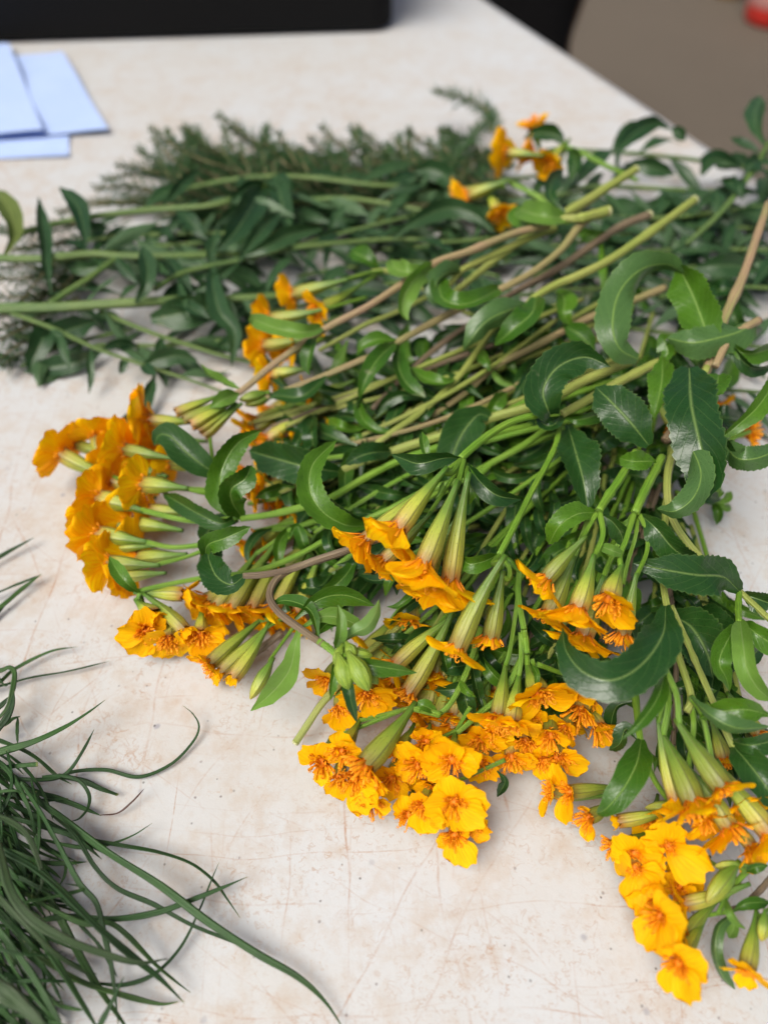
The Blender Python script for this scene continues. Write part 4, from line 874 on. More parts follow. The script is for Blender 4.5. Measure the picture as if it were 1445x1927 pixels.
for (x, y, z) in ((738, 1462, 9), (822, 1482, 10), (906, 1432, 11), (884, 1548, 8), (752, 1408, 14), (802, 1395, 15)): s.face(x, y, z, [rnd.uniform(0, 60), rnd.uniform(90, 150), rnd.uniform(180, 240), rnd.uniform(270, 330)], 50, tilt=rnd.uniform(35, 60), A=rnd.uniform(80, 130), L=60, r=14, op=1.3, dh=.65)
s.end()
s = Sprig('marigold sprig with crowded flower heads below and left of the dark crescent leaf')
s.stem([(978, 1060, 30), (975, 1120, 28), (985, 1180, 26), (992, 1230, 25)], [6, 6.5, 6], 'green')
s.head(1015, 1304, 22, 68, 30, 62, 22, 70, [(20, 1.1, 1.1), (165, 1.1, 1), (195, .9, 1), (60, .9, 1.2), (140, .9, .8)], [(985, 1185, 27), (990, 1225, 26)], op=1.25, dh=.5)
s.head(938, 1345, 20, 100, 18, 90, 17, 62, [(20, 1, 1), (70, .8, 1), (150, 1.0, 1), (190, .9, 1)], [(975, 1120, 28), (960, 1220, 26)], op=1.3, dh=.75)
s.head(962, 1358, 20, 102, 20, 86, 18, 64, [(10, .9, 1), (80, 1, 1.1), (160, 1, 1.1), (110, .9, 1)], [(980, 1190, 26), (980, 1240, 25)], op=1.3, dh=.5)
s.face(1036, 1382, 16, [(20, .8, 1), (60, .9, .8), (160, .9, .8), (290, .7, 1)], 56, tilt=50, L=70, r=17, ped=[(1000, 1240, 22)], op=1.2, dh=.7)
s.face(1092, 1336, 16, [(150, .8, .7), (200, .8, .9)], 46, tilt=35, A=110, L=60, r=17, ped=[(1010, 1250, 22)], op=1.1, dh=1.1)
s.face(1075, 1305, 18, [(90, 1, 1), (150, 1, 1), (40, 1, 1), (210, .8, 1)], 60, tilt=40, A=90, L=70, r=16, op=1.3, dh=.3)
s.face(1126, 1366, 13, [(120, 1, .7), (290, 1, .8), (200, .8, .5)], 50, tilt=20, A=60, L=50, r=15, op=1.0, dh=1.0)
s.face(905, 1388, 13, [(20, 1, 1), (80, 1, 1), (180, 1, 1), (290, .8, 1)], 56, tilt=45, L=70, r=16, op=1.3, dh=.8)
s.face(962, 1424, 11, [(0, .9, 1), (150, .9, 1), (190, 1, 1), (250, .7, 1)], 56, tilt=40, L=70, r=16, op=1.3, dh=.75)
s.face(1050, 1426, 11, [(185, 1.2, 1), (150, .9, 1), (220, .6, 1)], 54, tilt=45, L=60, r=16, op=1.3, dh=.75)
s.face(990, 1395, 12, [(0, 1, 1), (200, 1, 1), (250, 1, 1), (300, .8, 1)], 60, tilt=45, L=60, r=16, op=1.3, dh=.6)
s.leaf([(1000, 1250, 24), (1010, 1270, 26), (1008, 1295, 24)], 14, mat='leaf', ser=False)
for (x, y, z) in ((1000, 1348, 15), (978, 1330, 17), (1062, 1366, 14), (1020, 1428, 10), (930, 1368, 16), (1108, 1310, 15)): s.face(x, y, z, [rnd.uniform(0, 60), rnd.uniform(90, 150), rnd.uniform(180, 240), rnd.uniform(270, 330)], 48, tilt=rnd.uniform(30, 55), A=rnd.uniform(70, 130), L=60, r=14, op=1.25, dh=.7)
s.end()
s = Sprig('marigold sprig bending sharply with brown stem to a tuft of closed green buds', name='budding_sprig')
s.stem([(720, 1010, 30), (660, 1034, 30), (600, 1054, 29), (550, 1070, 28), (518, 1093, 28), (508, 1124, 28), (528, 1155, 29), (575, 1190, 30), (608, 1212, 31)], [6.5, 7, 7.5, 7], 'brown')
s.stem([(600, 1206, 31), (622, 1222, 31), (635, 1235, 31)], [7, 7, 6], 'green')
for (x, y, z, A, L, r) in ((656, 1296, 33, 72, 58, 20), (694, 1298, 34, 60, 72, 22), (710, 1286, 31, 52, 66, 17), (700, 1234, 34, 5, 54, 16), (638, 1222, 34, 200, 24, 11), (668, 1238, 35, 60, 30, 13), (630, 1250, 34, 110, 34, 12)):
    s.head(x, y, z, A, 8, L, r, 20, None, [(635, 1234, 31)], bud=True, mat='bud')
s.leaf([(632, 1220, 32), (640, 1195, 37), (641, 1165, 39), (636, 1138, 40)], 26, mat='leaflight', ser=False, phi=15, fold=.6, pr='broad')
s.leaf([(642, 1212, 32), (665, 1192, 36), (692, 1178, 37), (708, 1150, 37), (713, 1128, 36)], 34, mat='leaflight', ser=False, phi=[30, 10, 0], side=-1)
s.leaf([(566, 1176, 30), (556, 1215, 29), (545, 1260, 24), (515, 1300, 17), (472, 1338, 11)], 48, mat='leaflight', ser=False, phi=[25, 10, 0, -10], fold=.4)
s.leaf([(648, 1240, 31), (690, 1250, 34), (735, 1258, 33), (785, 1266, 31)], 36, mat='leaf', ser=False, phi=20)
s.leaf([(648, 1248, 30), (655, 1290, 33), (662, 1325, 31), (672, 1360, 27)], 26, mat='leafdark', ser=False, phi=10, pr='broad')
s.leaf([(634, 1240, 31), (630, 1265, 34), (626, 1290, 33), (622, 1318, 30)], 22, mat='leaf', ser=False, phi=-20)
s.leaf([(600, 1204, 30), (585, 1150, 31), (540, 1130, 29), (505, 1140, 26)][::1], 30, mat='leaf', ser=False, phi=20)
s.leaf([(555, 1165, 29), (600, 1128, 31), (650, 1120, 30), (705, 1140, 27)], 44, mat='leaf', ser=False, phi=15)
s.leaf([(570, 1180, 29), (610, 1160, 30), (655, 1168, 29), (690, 1190, 26)], 36, mat='leaflight', ser=False, phi=-10)
s.leaf([(590, 1200, 29), (620, 1170, 28), (655, 1158, 26), (640, 1152, 24)], 34, mat='leaf', ser=False)
s.end()
s = Sprig('marigold sprig with grey brown stem tipped by a spoon shaped curled leaf')
s.stem([(760, 1002, 31), (700, 1018, 31), (650, 1036, 31), (600, 1052, 30), (550, 1070, 29), (500, 1081, 29), (458, 1084, 29)], [6.5, 7, 7, 6], 'brown')
s.leaf([(460, 1084, 29), (435, 1100, 29), (408, 1085, 28), (394, 1055, 27), (392, 1035, 27)], 58, mat='leafdark', phi=[20, 0, -10], pr='broad', fold=.3)
s.leaf([(386, 1048, 26), (392, 1025, 30), (425, 1012, 33), (472, 991, 34)], 44, mat='leaf', phi=5, pr='broad')
s.leaf([(380, 1040, 18), (392, 1060, 15), (400, 1040, 12), (370, 1075, 7)], 34, mat='leafdark', phi=30, pr='broad')
s.end()
# heads under the left hand stems, pointing down
s = Sprig('marigold sprig with many slender calyxes and orange flowers hidden under the left stems')
s.stem([(760, 900, 14), (690, 935, 14), (640, 965, 14), (580, 985, 14), (540, 1000, 14)], [6, 6, 5], 'green')
for (x, y, z, A, L, r) in ((410, 1140, 9, 125, 110, 16), (440, 1142, 9, 122, 140, 18), (478, 1142, 10, 115, 130, 16), (520, 1140, 10, 118, 140, 15), (392, 1128, 8, 150, 90, 16), (560, 1150, 8, 110, 110, 15)):
    s.head(x, y, z, A, 12, L, r, 56, None, [(560, 990, 14)], op=.95, pm='green')
s.head(398, 1246, 8, 138, 10, 120, 18, 46, [0, 90, 200], [(540, 1160, 10)], op=1.1)
s.head(440, 1274, 9, 122, 8, 110, 17, 22, [0, 90, 180, 270], [(540, 1160, 10)], op=.3, disc_=False)
s.head(418, 1262, 7, 135, 4, 120, 17, 22, [0, 90, 180], [(540, 1165, 9)], op=.3, disc_=False)
s.head(472, 1314, 7, 118, 4, 70, 14, 20, None, [(560, 1170, 9), (510, 1240, 8)], bud=True)
s.stem([(430, 1268, 3), (480, 1230, 5), (530, 1190, 7)], 7, 'brown')
s.leaf([(545, 1010, 17), (560, 990, 20), (572, 1025, 18), (585, 1030, 14)], 26, mat='leaf', ser=False)
s.end()
s = Sprig('marigold sprig cut short, its hollow green stem end lying left of the lower flowers')
s.stem([(556, 1398, 5), (580, 1362, 7), (605, 1325, 9), (640, 1285, 11), (690, 1230, 13), (750, 1180, 14)], [7.5, 7, 6.5, 6], 'olive')
s.face(690, 1305, 14, [(160, 1, 1), (200, 1, 1), (240, .9, 1), (0, 1, 1), (40, 1, 1)], 66, tilt=45, A=90, L=70, r=17, op=1.3, dh=.6)
s.face(618, 1275, 12, [(20, 1, 1), (75, 1, 1), (290, .9, 1)], 62, tilt=30, A=120, L=60, r=15, op=1.3, dh=.6)
s.face(640, 1330, 9, [(250, 1, 1), (300, 1, 1), (200, 1, 1)], 56, tilt=40, A=90, L=60, r=15, op=1.3, dh=.5)
s.head(745, 1250, 16, 140, 0, 130, 18, 50, [0, 180], [(830, 1140, 18)], op=1.0)
s.head(770, 1300, 14, 120, 0, 150, 20, 50, [0, 180], [(830, 1140, 18)], op=1.0)
s.head(855, 1345, 8, 100, 10, 80, 16, 60, [0, 60, 140, 200, 280], op=1.35)
s.head(775, 1165, 14, 100, 20, 70, 16, 56, [0, 70, 150, 230], op=1.35)
s.head(820, 1265, 10, 100, 10, 70, 16, 60, [0, 70, 150, 230], op=1.35)
s.leaf([(800, 1090, 22), (775, 1120, 24), (750, 1140, 23), (727, 1142, 21)], 18, mat='leaf', ser=False, phi=20)
s.cut((556, 1398, 5), (566, 1383, 6), 7.5)
s.end()
# upper left pair of flowers across the sprigs behind
s = Sprig('marigold sprig with small blurred flowers in front of the bluish leaves at upper left')
s.stem([(900, 600, 18), (820, 560, 22), (770, 522, 26), (730, 510, 28), (700, 512, 28)], [4, 5, 5], 'olive')
s.head(556, 553, 27, 165, -25, 92, 15, 50, [10, 70, 170, 250], [(722, 510, 28), (690, 515, 28)], op=1.35, dh=.4)
s.head(602, 582, 25, 150, 25, 90, 14, 48, [10, 90, 170, 250], [(722, 510, 28)], op=1.3, dh=.5)
s.head(512, 600, 22, 170, -25, 90, 14, 56, [0, 60, 120, 180, 270], [(690, 560, 24)], op=1.35, dh=.4)
s.head(500, 650, 20, 170, -28, 90, 14, 56, [0, 60, 120, 180, 270], [(690, 580, 24)], op=1.35, dh=.4)
s.head(545, 655, 18, 165, 30, 90, 14, 52, [0, 60, 140, 270], op=1.35, dh=.4)
s.head(515, 705, 18, 170, -25, 70, 14, 52, [0, 60, 140, 220], op=1.35, dh=.4)
s.head(590, 745, 14, 160, 0, 70, 14, 46, [0, 90, 180, 270], op=1.35)
s.leaf([(712, 506, 28), (695, 490, 31), (672, 478, 31), (660, 472, 30)], 40, mat='leaf', ser=False, phi=20)
s.end()
s = Sprig('marigold sprig with blurred side-on flowers standing furthest back under a dark leaf')
s.stem([(1200, 340, 22), (1140, 312, 26), (1090, 286, 29), (1065, 278, 30)], [4, 5, 5], 'green')
s.head(956, 288, 30, 184, -18, 60, 12, 56, [0, 40, 180, 140, 90, 270], [(1065, 276, 30)], op=1.5, dh=.3)
s.head(1006, 243, 30, 250, 20, 40, 10, 36, [0, 180, 90], [(1065, 276, 30)], op=1.0)
s.head(1038, 300, 28, 130, 35, 50, 12, 42, [0, 60, 120, 200, 280], [(1065, 278, 30)], op=1.3, dh=.5)
s.head(1000, 292, 26, 200, 0, 50, 12, 40, [0, 90, 180, 270], [(1065, 278, 30)], op=1.3)
s.leaf([(1066, 276, 30), (1040, 252, 33), (1005, 252, 33), (985, 262, 31)], 34, mat='leafdark', ser=False, phi=10)
s.leaf([(1068, 282, 30), (1082, 300, 30), (1078, 325, 27), (1070, 345, 24)], 34, mat='leafdark', ser=False, phi=10)
s.end()
s = Sprig('marigold sprig with a pale calyx and torn orange petals below the furthest flowers')
s.stem([(1070, 420, 20), (1010, 370, 24), (960, 345, 26)], [4, 5, 5], 'green')
s.head(884, 368, 25, 160, -15, 70, 14, 48, [0, 60, 180, 140], [(960, 347, 26)], op=1.2, dh=.4)
s.head(935, 398, 22, 60, 35, 50, 13, 40, [0, 90, 180, 270], [(950, 350, 25)], op=1.2)
s.head(870, 365, 24, 165, 0, 70, 12, 38, [0, 180], op=1.2)
s.end()
s = Sprig('marigold sprig of which two orange petals show at the right edge under the leaves', at=0)
s.stem([(1290, 800, 18), (1330, 780, 16), (1400, 800, 14)], 4, 'green')
s.head(1345, 765, 12, 40, 10, 60, 13, 40, [0, 60, 140, 200], op=1.3)
s.head(1408, 815, 12, 0, 20, 60, 10, 30, [0, 60, 180], op=1.2)
s.stem([(1360, 835, 20), (1385, 822, 20), (1410, 812, 19)], 4, 'green')
s.head(1265, 800, 20, 60, 10, 60, 13, 36, [0, 90, 180], op=1.2)
s.end()
s = Sprig('small green shoot tip lying on the bare table at the right', name='shoot_tip', group='cut shoot tips')
s.stem([(1270, 925, 12), (1310, 940, 9), (1345, 948, 7)], 4, 'green')
s.leaf([(1340, 945, 8), (1352, 925, 9), (1358, 922, 8)], 22, mat='leaflight', ser=False)
s.leaf([(1342, 948, 8), (1362, 942, 9), (1376, 925, 8)], 18, mat='leaflight', ser=False)
s.leaf([(1338, 948, 7), (1350, 962, 8), (1348, 988, 4)], 20, mat='leaf', ser=False)
s.leaf([(1345, 948, 8), (1362, 955, 8), (1374, 952, 6)], 18, mat='leaflight', ser=False)
s.end()

rx = random.Random(77)
for i in range(7):
    x0, y0 = 1120 + 34 * i, 700 + rx.uniform(-90, 60)
    S = Sprig('short leafy marigold shoot filling the dark gaps between the large right hand leaves', 'leafy marigold shoots at the right')
    S.stem([(x0 + 40, y0 - 60, 12), (x0 + 10, y0 + 40, 14), (x0 - 20, y0 + 140, 12), (x0 - 40, y0 + 240, 8)], 4.5, rx.choice(['green', 'olive']))
    for k in range(9):
        f = k / 8; cx, cy = x0 + 40 - 80 * f, y0 - 60 + 300 * f; an = rx.uniform(0, 6.28); ln = rx.uniform(60, 110); cu = rx.uniform(-.8, .8); lp = []
        x, y = cx, cy
        for j in range(4): lp.append((x, y, 10 + (0, 5, 5, 0)[j] * rx.random() * 2)); x += ln / 3 * math.cos(an); y += ln / 3 * math.sin(an); an += cu / 2
        if max(q[0] for q in lp) > 1375 and y > 860: continue
        S.leaf(lp, rx.uniform(28, 52), mat=rx.choice(['leafdark', 'leafdark', 'leaf']), phi=[rx.uniform(-50, 50), rx.uniform(-50, 50)], ser=False)
    S.end()
# ================================================================== cut grass-like blades at the lower left
GB = 'loose thin green blades'
def blade(pts, r, label=None, mat='blade', cut=False, flat=.42, seg_=10):
    r *= .8; q = px(pts); n = max(14, seg_ * len(pts)); c = crv(q, n); sc_ = SC(q[len(q) // 2])
    r0 = r * sc_
    for i, p in enumerate(c):
        if p.z < r0 * .55: p.z = r0 * .55
    o_ = root_mesh(c, [r0 * .7, r0 * .95, r0, r0, r0, r0 * .95, r0 * .85, r0 * (.85 if cut else .62), r0 * (.75 if cut else .1)], mat, flat)
    tag(o_, label or 'thin dark green blade tangled in the pile at the lower left', 'grass blade', GB); return o_
def root_mesh(c, rad, mat, flat):
    mb = MB(); rows = []; uvs = []; n = len(c); ph = rnd.random() * 6
    sec = [(-1, 0), (-.62, .42), (-.2, .26), (.2, .14), (.62, .40), (1, 0), (.55, -.30), (-.55, -.34)]
    for i, p in enumerate(c):      # a shallow channelled section, slowly twisting
        t = (c[min(i + 1, n - 1)] - c[max(i - 1, 0)]).normalized(); s_ = i / (n - 1)
        a_ = t.cross(Vector((0, 0, 1))); a_ = a_.normalized() if a_.length > .05 else Vector((1, 0, 0)); u_ = a_.cross(t); tw = .7 * math.sin(ph + s_ * 3.5)
        a2 = a_ * math.cos(tw) + u_ * math.sin(tw); u2 = u_ * math.cos(tw) - a_ * math.sin(tw); rr = lin(rad, s_) * (1 + .07 * math.sin(ph * 3 + s_ * 19))
        rows.append([p + a2 * (x * rr) + u2 * (y * rr * flat * 2.2) for x, y in sec]); uvs.append([(k / 8, s_) for k in range(8)])
    b0 = mb.grid(rows, uvs, True); mb.f.append(tuple(b0 + k for k in range(8))); e_ = len(mb.v) - 8; mb.f.append(tuple(e_ + k for k in range(8))[::-1])
    o = mb.build('grass_blade', M[mat]); 
    org = c[0].copy(); o.data.transform(Matrix.Translation(-org)); o.location = org; return o
BL = [
 (((-80, 1440, 8), (0, 1415, 8), (60, 1397, 9), (120, 1370, 9), (165, 1342, 10), (199, 1317, 11)), 9, 'wide dark green blade pointing up to the right, top of the lower left pile'),
 (((-60, 1455, 4), (30, 1466, 4), (100, 1466, 4), (140, 1452, 3), (200, 1449, 2), (262, 1462, 1.5), (322, 1438, 1.5), (362, 1398, 2), (375, 1368, 3), (364, 1344, 4), (345, 1328, 5)), 4.6, 'long thin green blade curling round in a hook on the bare table'),
 (((60, 1468, 6), (105, 1464, 6), (132, 1449, 6), (157, 1412, 7), (178, 1372, 8)), 4.2, 'thin green blade with its tip bent steeply upward beside the hooked blade'),
 (((-60, 1448, 9), (0, 1444, 9), (72, 1438, 9)), 7, 'short dark blade cut square, lying level across the pile'),
 (((-40, 1380, 5), (30, 1405, 5), (70, 1427, 4), (108, 1460, 3), (136, 1476, 2)), 6, 'dark green blade with a blunt end reaching down past the hooked blade'),
 (((110, 1459, 3), (158, 1470, 2), (190, 1484, 2), (222, 1496, 2)), 6.5, 'short straight green blade with a square cut end under the hook'),
 (((80, 1462, 6), (118, 1460, 6), (150, 1470, 5), (168, 1495, 4), (166, 1520, 4), (150, 1540, 5), (133, 1546, 5)), 4.4, 'small green blade curled back on itself like a fish hook'),
 (((40, 1478, 4), (75, 1492, 3), (130, 1510, 3), (191, 1535, 2)), 7, 'green blade whose dried brown tip trails onto the table'),
 (((-40, 1310, 4), (0, 1284, 4), (30, 1258, 3), (95, 1226, 3), (147, 1217, 3)), 4.2, 'thin green blade pointing right, uppermost of the two above the dark wide blade'),
 (((-50, 1298, 3), (0, 1291, 3), (60, 1275, 2), (130, 1263, 2), (207, 1244, 2)), 4.2, 'thin green blade pointing right, lower of the two above the dark wide blade'),
 (((-50, 1268, 5), (0, 1262, 7), (18, 1256, 8), (28, 1266, 8), (24, 1300, 8), (12, 1335, 7), (-20, 1370, 6)), 6, 'green blade folded sharply at the left edge'),
 (((-30, 1400, 6), (0, 1368, 7), (20, 1338, 8), (28, 1300, 9)), 8, 'dark pointed blade standing beside the sharply folded blade'),
 (((-40, 1355, 5), (0, 1330, 6), (16, 1312, 7)), 7, None),
 (((-20, 1370, 4), (8, 1364, 5), (24, 1353, 5), (39, 1348, 5)), 5, 'stubby green blade end just above the wide dark blade'),
 (((34, 1350, 4), (33, 1375, 4), (34, 1400, 3)), 4, None),
 (((-10, 1425, 10), (20, 1455, 10), (48, 1505, 10), (62, 1545, 9), (70, 1600, 8), (68, 1640, 6)), 6.5, None),
 (((40, 1472, 12), (78, 1530, 12), (112, 1592, 11), (150, 1662, 10), (182, 1700, 9), (197, 1760, 8), (212, 1830, 6), (224, 1935, 4)), 7, 'mid green blade running down the right side of the pile to the bottom edge'),
 (((50, 1490, 6), (120, 1542, 7), (205, 1605, 7), (300, 1665, 7), (390, 1733, 6), (480, 1792, 5), (560, 1838, 4), (612, 1885, 3), (652, 1945, 2)), 10, 'longest thick green blade sweeping from the pile to the bottom edge'),
 (((-20, 1530, 8), (30, 1540, 8), (85, 1556, 7), (160, 1578, 6), (225, 1590, 5), (300, 1604, 4), (360, 1625, 4), (402, 1657, 4), (428, 1692, 3), (452, 1727, 2)), 6, 'thin green blade arching right above the longest blade'),
 (((80, 1580, 5), (140, 1593, 4), (182, 1594, 4), (222, 1584, 4), (255, 1570, 4), (287, 1549, 5)), 4.4, 'thin green blade with a tip turned up beside the longest blade'),
 (((100, 1535, 9), (142, 1572, 8), (180, 1632, 7), (222, 1672, 6), (290, 1702, 5), (360, 1740, 4), (440, 1773, 3), (516, 1809, 2)), 5.5, 'slender green blade running just below the longest blade to a fine tip'),
 (((-40, 1575, 14), (0, 1597, 14), (60, 1630, 14), (112, 1672, 13), (182, 1742, 12), (250, 1800, 10), (302, 1842, 7), (347, 1887, 4)), 9.5, 'bright green thick blade crossing the middle of the pile to a pointed end'),
 (((-10, 1560, 16), (4, 1620, 17), (22, 1680, 18), (62, 1730, 18), (130, 1770, 17), (200, 1796, 15), (262, 1812, 13), (316, 1804, 12)), 11, 'broad greyish blade curving across the pile with a dark tip', 'paleblade'),
 (((-40, 1650, 17), (0, 1690, 18), (50, 1742, 17), (102, 1792, 14), (150, 1824, 10), (170, 1836, 8)), 8, 'greyish green blade alongside the broad grey one', 'paleblade'),
 (((60, 1735, 4), (120, 1726, 5), (220, 1729, 5), (300, 1716, 5), (370, 1690, 5), (420, 1670, 5), (466, 1650, 6)), 7.5, 'dark green blade curving up to the right under the longest blade'),
 (((60, 1690, 7), (100, 1712, 7), (160, 1738, 7), (205, 1736, 6), (242, 1762, 5), (290, 1812, 4), (330, 1846, 3), (359, 1868, 2)), 6.5, 'green blade with a pointed end parallel to the bright thick one'),
 (((180, 1850, 3), (235, 1853, 3), (292, 1832, 3), (342, 1780, 3), (376, 1712, 4), (400, 1652, 5), (413, 1622, 6)), 5, 'thin curved green blade crossing under the longest blade'),
 (((60, 1790, 9), (102, 1818, 8), (160, 1850, 6), (230, 1872, 4), (300, 1889, 2), (336, 1885, 2)), 7.5, 'green blade ending level near the bottom of the pile'),
 (((180, 1945, 8), (192, 1922, 9), (214, 1880, 10), (234, 1838, 11)), 7, 'short green blade with a black tip pointing up at the bottom'),
 (((60, 1640, 5), (100, 1702, 5), (142, 1782, 4), (182, 1852, 4), (250, 1950, 3)), 9, 'wide dark blade slanting down to the bottom edge inside the pile'),
 (((10, 1640, 10), (40, 1692, 10), (82, 1770, 10), (132, 1850, 9), (190, 1945, 7)), 9, None),
 (((-30, 1720, 13), (0, 1752, 13), (60, 1832, 12), (120, 1935, 10)), 10, None),
 (((-60, 1825, 24), (0, 1862, 24), (40, 1890, 23), (95, 1945, 22)), 20, 'palest widest blade nearest the camera in the bottom left corner', 'paleblade'),
 (((-40, 1770, 15), (0, 1786, 15), (50, 1796, 14), (96, 1796, 13), (122, 1789, 13)), 4.5, None),
 (((-30, 1525, 14), (22, 1546, 15), (52, 1572, 15), (74, 1622, 14), (80, 1660, 13), (68, 1686, 12)), 6.5, 'pale green blade curving down like a bow at the left of the pile', 'paleblade'),
 (((60, 1470, 8), (74, 1540, 9), (72, 1600, 9), (60, 1690, 9)), 5, None),
 (((-20, 1560, 9), (18, 1500, 10), (22, 1450, 10), (12, 1410, 9)), 6, None),
 (((-60, 1180, 3), (0, 1143, 3), (40, 1110, 3), (79, 1080, 4)), 5.5, 'blurred green blade at the left edge, one of a crossing pair', ),
 (((-60, 1140, 3), (0, 1114, 3), (40, 1097, 3), (78, 1082, 4)), 5, 'thin green blade at the left edge, upper of a meeting pair'),
 (((-60, 1090, 3), (0, 1048, 3), (66, 1011, 4)), 5, 'single blurred blade at the left edge beside the upper left flowers'),
 (((-30, 1180, 2), (0, 1150, 2), (28, 1118, 3)), 5, None),
 (((-40, 1240, 4), (-10, 1265, 5), (10, 1290, 5), (20, 1282, 5)), 3.5, None),
 (((-20, 1660, 11), (30, 1650, 11), (70, 1668, 10), (110, 1690, 9)), 6, None),
 (((90, 1560, 3), (118, 1600, 3), (124, 1640, 3), (110, 1672, 3)), 4.5, None),
 (((30, 1700, 12), (90, 1690, 12), (160, 1672, 10), (120, 1662, 10)), 4.5, None),
 (((150, 1740, 6), (180, 1770, 6), (200, 1800, 5), (222, 1840, 4)), 5, None),
 (((60, 1620, 4), (110, 1625, 4), (165, 1622, 3)), 5.5, 'short level blade showing between the long ones'),
 (((80, 1860, 10), (110, 1890, 9), (150, 1900, 8), (158, 1898, 8)), 6, None),
 (((-30, 1500, 12), (0, 1490, 13), (30, 1488, 13), (42, 1494, 12)), 4, 'yellowish green short blade at the left edge over the dark pile'),
]
for q in BL: blade(q[0], q[1], q[2], q[3] if len(q) > 3 else 'blade', cut=bool(q[2] and 'cut' in q[2]))
o = blade(((189, 1534, 2), (222, 1530, 2), (250, 1508, 3), (272, 1484, 5)), 2.4, 'dried brown thread-like blade tip curving up on the bare table', 'drytip')
o.name = 'dry_blade_tip'
g = random.Random(21)
for i in range(165):
    x0 = g.uniform(-130, 20); y0 = g.uniform(1400, 1930); dirn = g.gauss(48, 24); L = g.uniform(110, 250) * (1.0 if y0 > 1500 else .7); k = g.uniform(-50, 50)
    z0 = g.uniform(1, 13); pts = []; x, y = x0, y0; a = dirn - k / 2
    for j in range(5):
        pts.append((x, y, max(1, z0 * (1 - j * .15) + 2 * math.sin(j * 1.3 + i)))); x += L / 4 * math.cos(R(a)); y += L / 4 * math.sin(R(a)); a += k / 4
    if max(p[0] for p in pts) > (150 + 60 * (i % 3)): continue
    blade(pts, g.uniform(3.8, 6.8), None, 'blade' if g.random() < .95 else 'paleblade', seg_=5)
# ================================================================== bluish leafy sprigs behind
GS = 'long leafy green sprigs behind the flowers'
g = random.Random(5)
def lsprig(label, pts, r, nl, lw, ll, seed, s0=.05, s1=.98, mat='tstem', extra=(), spread=55, zmin=6, lift=6):
    gg = random.Random(seed); S = Sprig(label, GS, 'leafy_sprig', 'leafy sprig'); S.stem(pts, [x * .85 for x in r], mat); nl = int(nl * 1.35)
    q = px(pts); c = crv(q, 60); A = 0
    for i in range(nl):
        s = s0 + (s1 - s0) * (i + gg.uniform(-.3, .3)) / max(1, nl - 1); s = min(max(s, 0), 1); j = min(int(s * 59), 58)
        p = c[j]; t = (c[j + 1] - c[j]).normalized(); sc_ = SC(p)
        up = Vector((0, 0, 1)); sd = t.cross(up).normalized(); sgn = 1 if i % 2 else -1
        if gg.random() < .2: sgn = -sgn
        el = gg.uniform(-.25, .6)
        d = (t * gg.uniform(.25, .9) + sd * sgn * gg.uniform(.6, 1.0) + up * el).normalized()
        L = ll * 1.12 * gg.uniform(.7, 1.2) * sc_; dr = gg.uniform(.15, .7)
        cl = []
        for k in range(5):
            f = k / 4; z = p + d * (L * f) + up * (-dr * L * f * f * .7) + t * (L * .12 * f * f)
            if z.z < .0012 + .0006 * k: z.z = .0012 + gg.random() * .001
            cl.append(z)
        leaf3(S.r, cl, lw * .8 * gg.uniform(.7, 1.15) * sc_, phi=[gg.uniform(-55, 55), gg.uniform(-55, 55)], fold=.25, ser=False, mat='tleaf', side=1 if gg.random() < .75 else -1, facing=(up + (EYE - p).normalized() * .6).normalized())
    for e in extra:
        kw = dict(ser=False, mat='tleaf'); kw.update(e[2] if len(e) > 2 else {}); S.leaf(e[0], e[1], **kw)
    S.end(); return S
lsprig('leafy sprig with the thickest pale stem lying level at the left edge', [(-60, 585, 16), (0, 581, 16), (100, 579, 16), (180, 574, 16), (250, 570, 16), (350, 564, 15), (480, 560, 14), (560, 552, 13), (700, 540, 11), (820, 520, 10)], [12, 11, 8, 6], 16, 40, 105, 1, .25, .95,
  extra=[([(255, 570, 17), (275, 540, 22), (278, 500, 25), (268, 462, 26)], 36), ([(400, 495, 20), (402, 540, 20), (415, 590, 17), (442, 625, 14), (436, 690, 9)], 42), ([(285, 600, 12), (340, 590, 14), (390, 578, 14), (410, 560, 13)], 66, {'pr': 'broad'}), ([(335, 525, 20), (345, 560, 19), (350, 590, 17), (362, 612, 14)], 18)])
S_ = lsprig('leafy sprig forking upward from the thick pale stem at left', [(95, 572, 17), (130, 548, 18), (165, 526, 19), (200, 500, 20), (232, 478, 21)], [7.5, 7, 6], 3, 30, 80, 2)
lsprig('leafy sprig with thin straight stem slanting down toward the left flowers', [(-40, 575, 15), (10, 586, 15), (100, 618, 13), (180, 655, 11), (280, 690, 8), (360, 716, 6), (440, 745, 4)], [6, 5.5, 4, 3], 4, 26, 70, 3, .2, .8,
  extra=[([(172, 652, 11), (170, 680, 10), (172, 710, 7), (168, 742, 4)], 16), ([(235, 672, 9), (232, 690, 8), (226, 704, 6)], 18), ([(95, 620, 13), (112, 636, 12), (124, 660, 9)], 24), ([(270, 690, 7), (300, 676, 9), (335, 670, 9), (372, 678, 7)], 38, {'pr': 'broad'}), ([(292, 705, 6), (278, 745, 5), (250, 785, 3), (205, 803, 2)], 34)])
lsprig('leafy sprig with olive stem crossing under the thick pale one', [(190, 585, 12), (230, 604, 11), (290, 628, 9), (350, 648, 8), (430, 672, 6), (520, 690, 4)], [6, 5, 4], 4, 40, 100, 4, .4, 1)
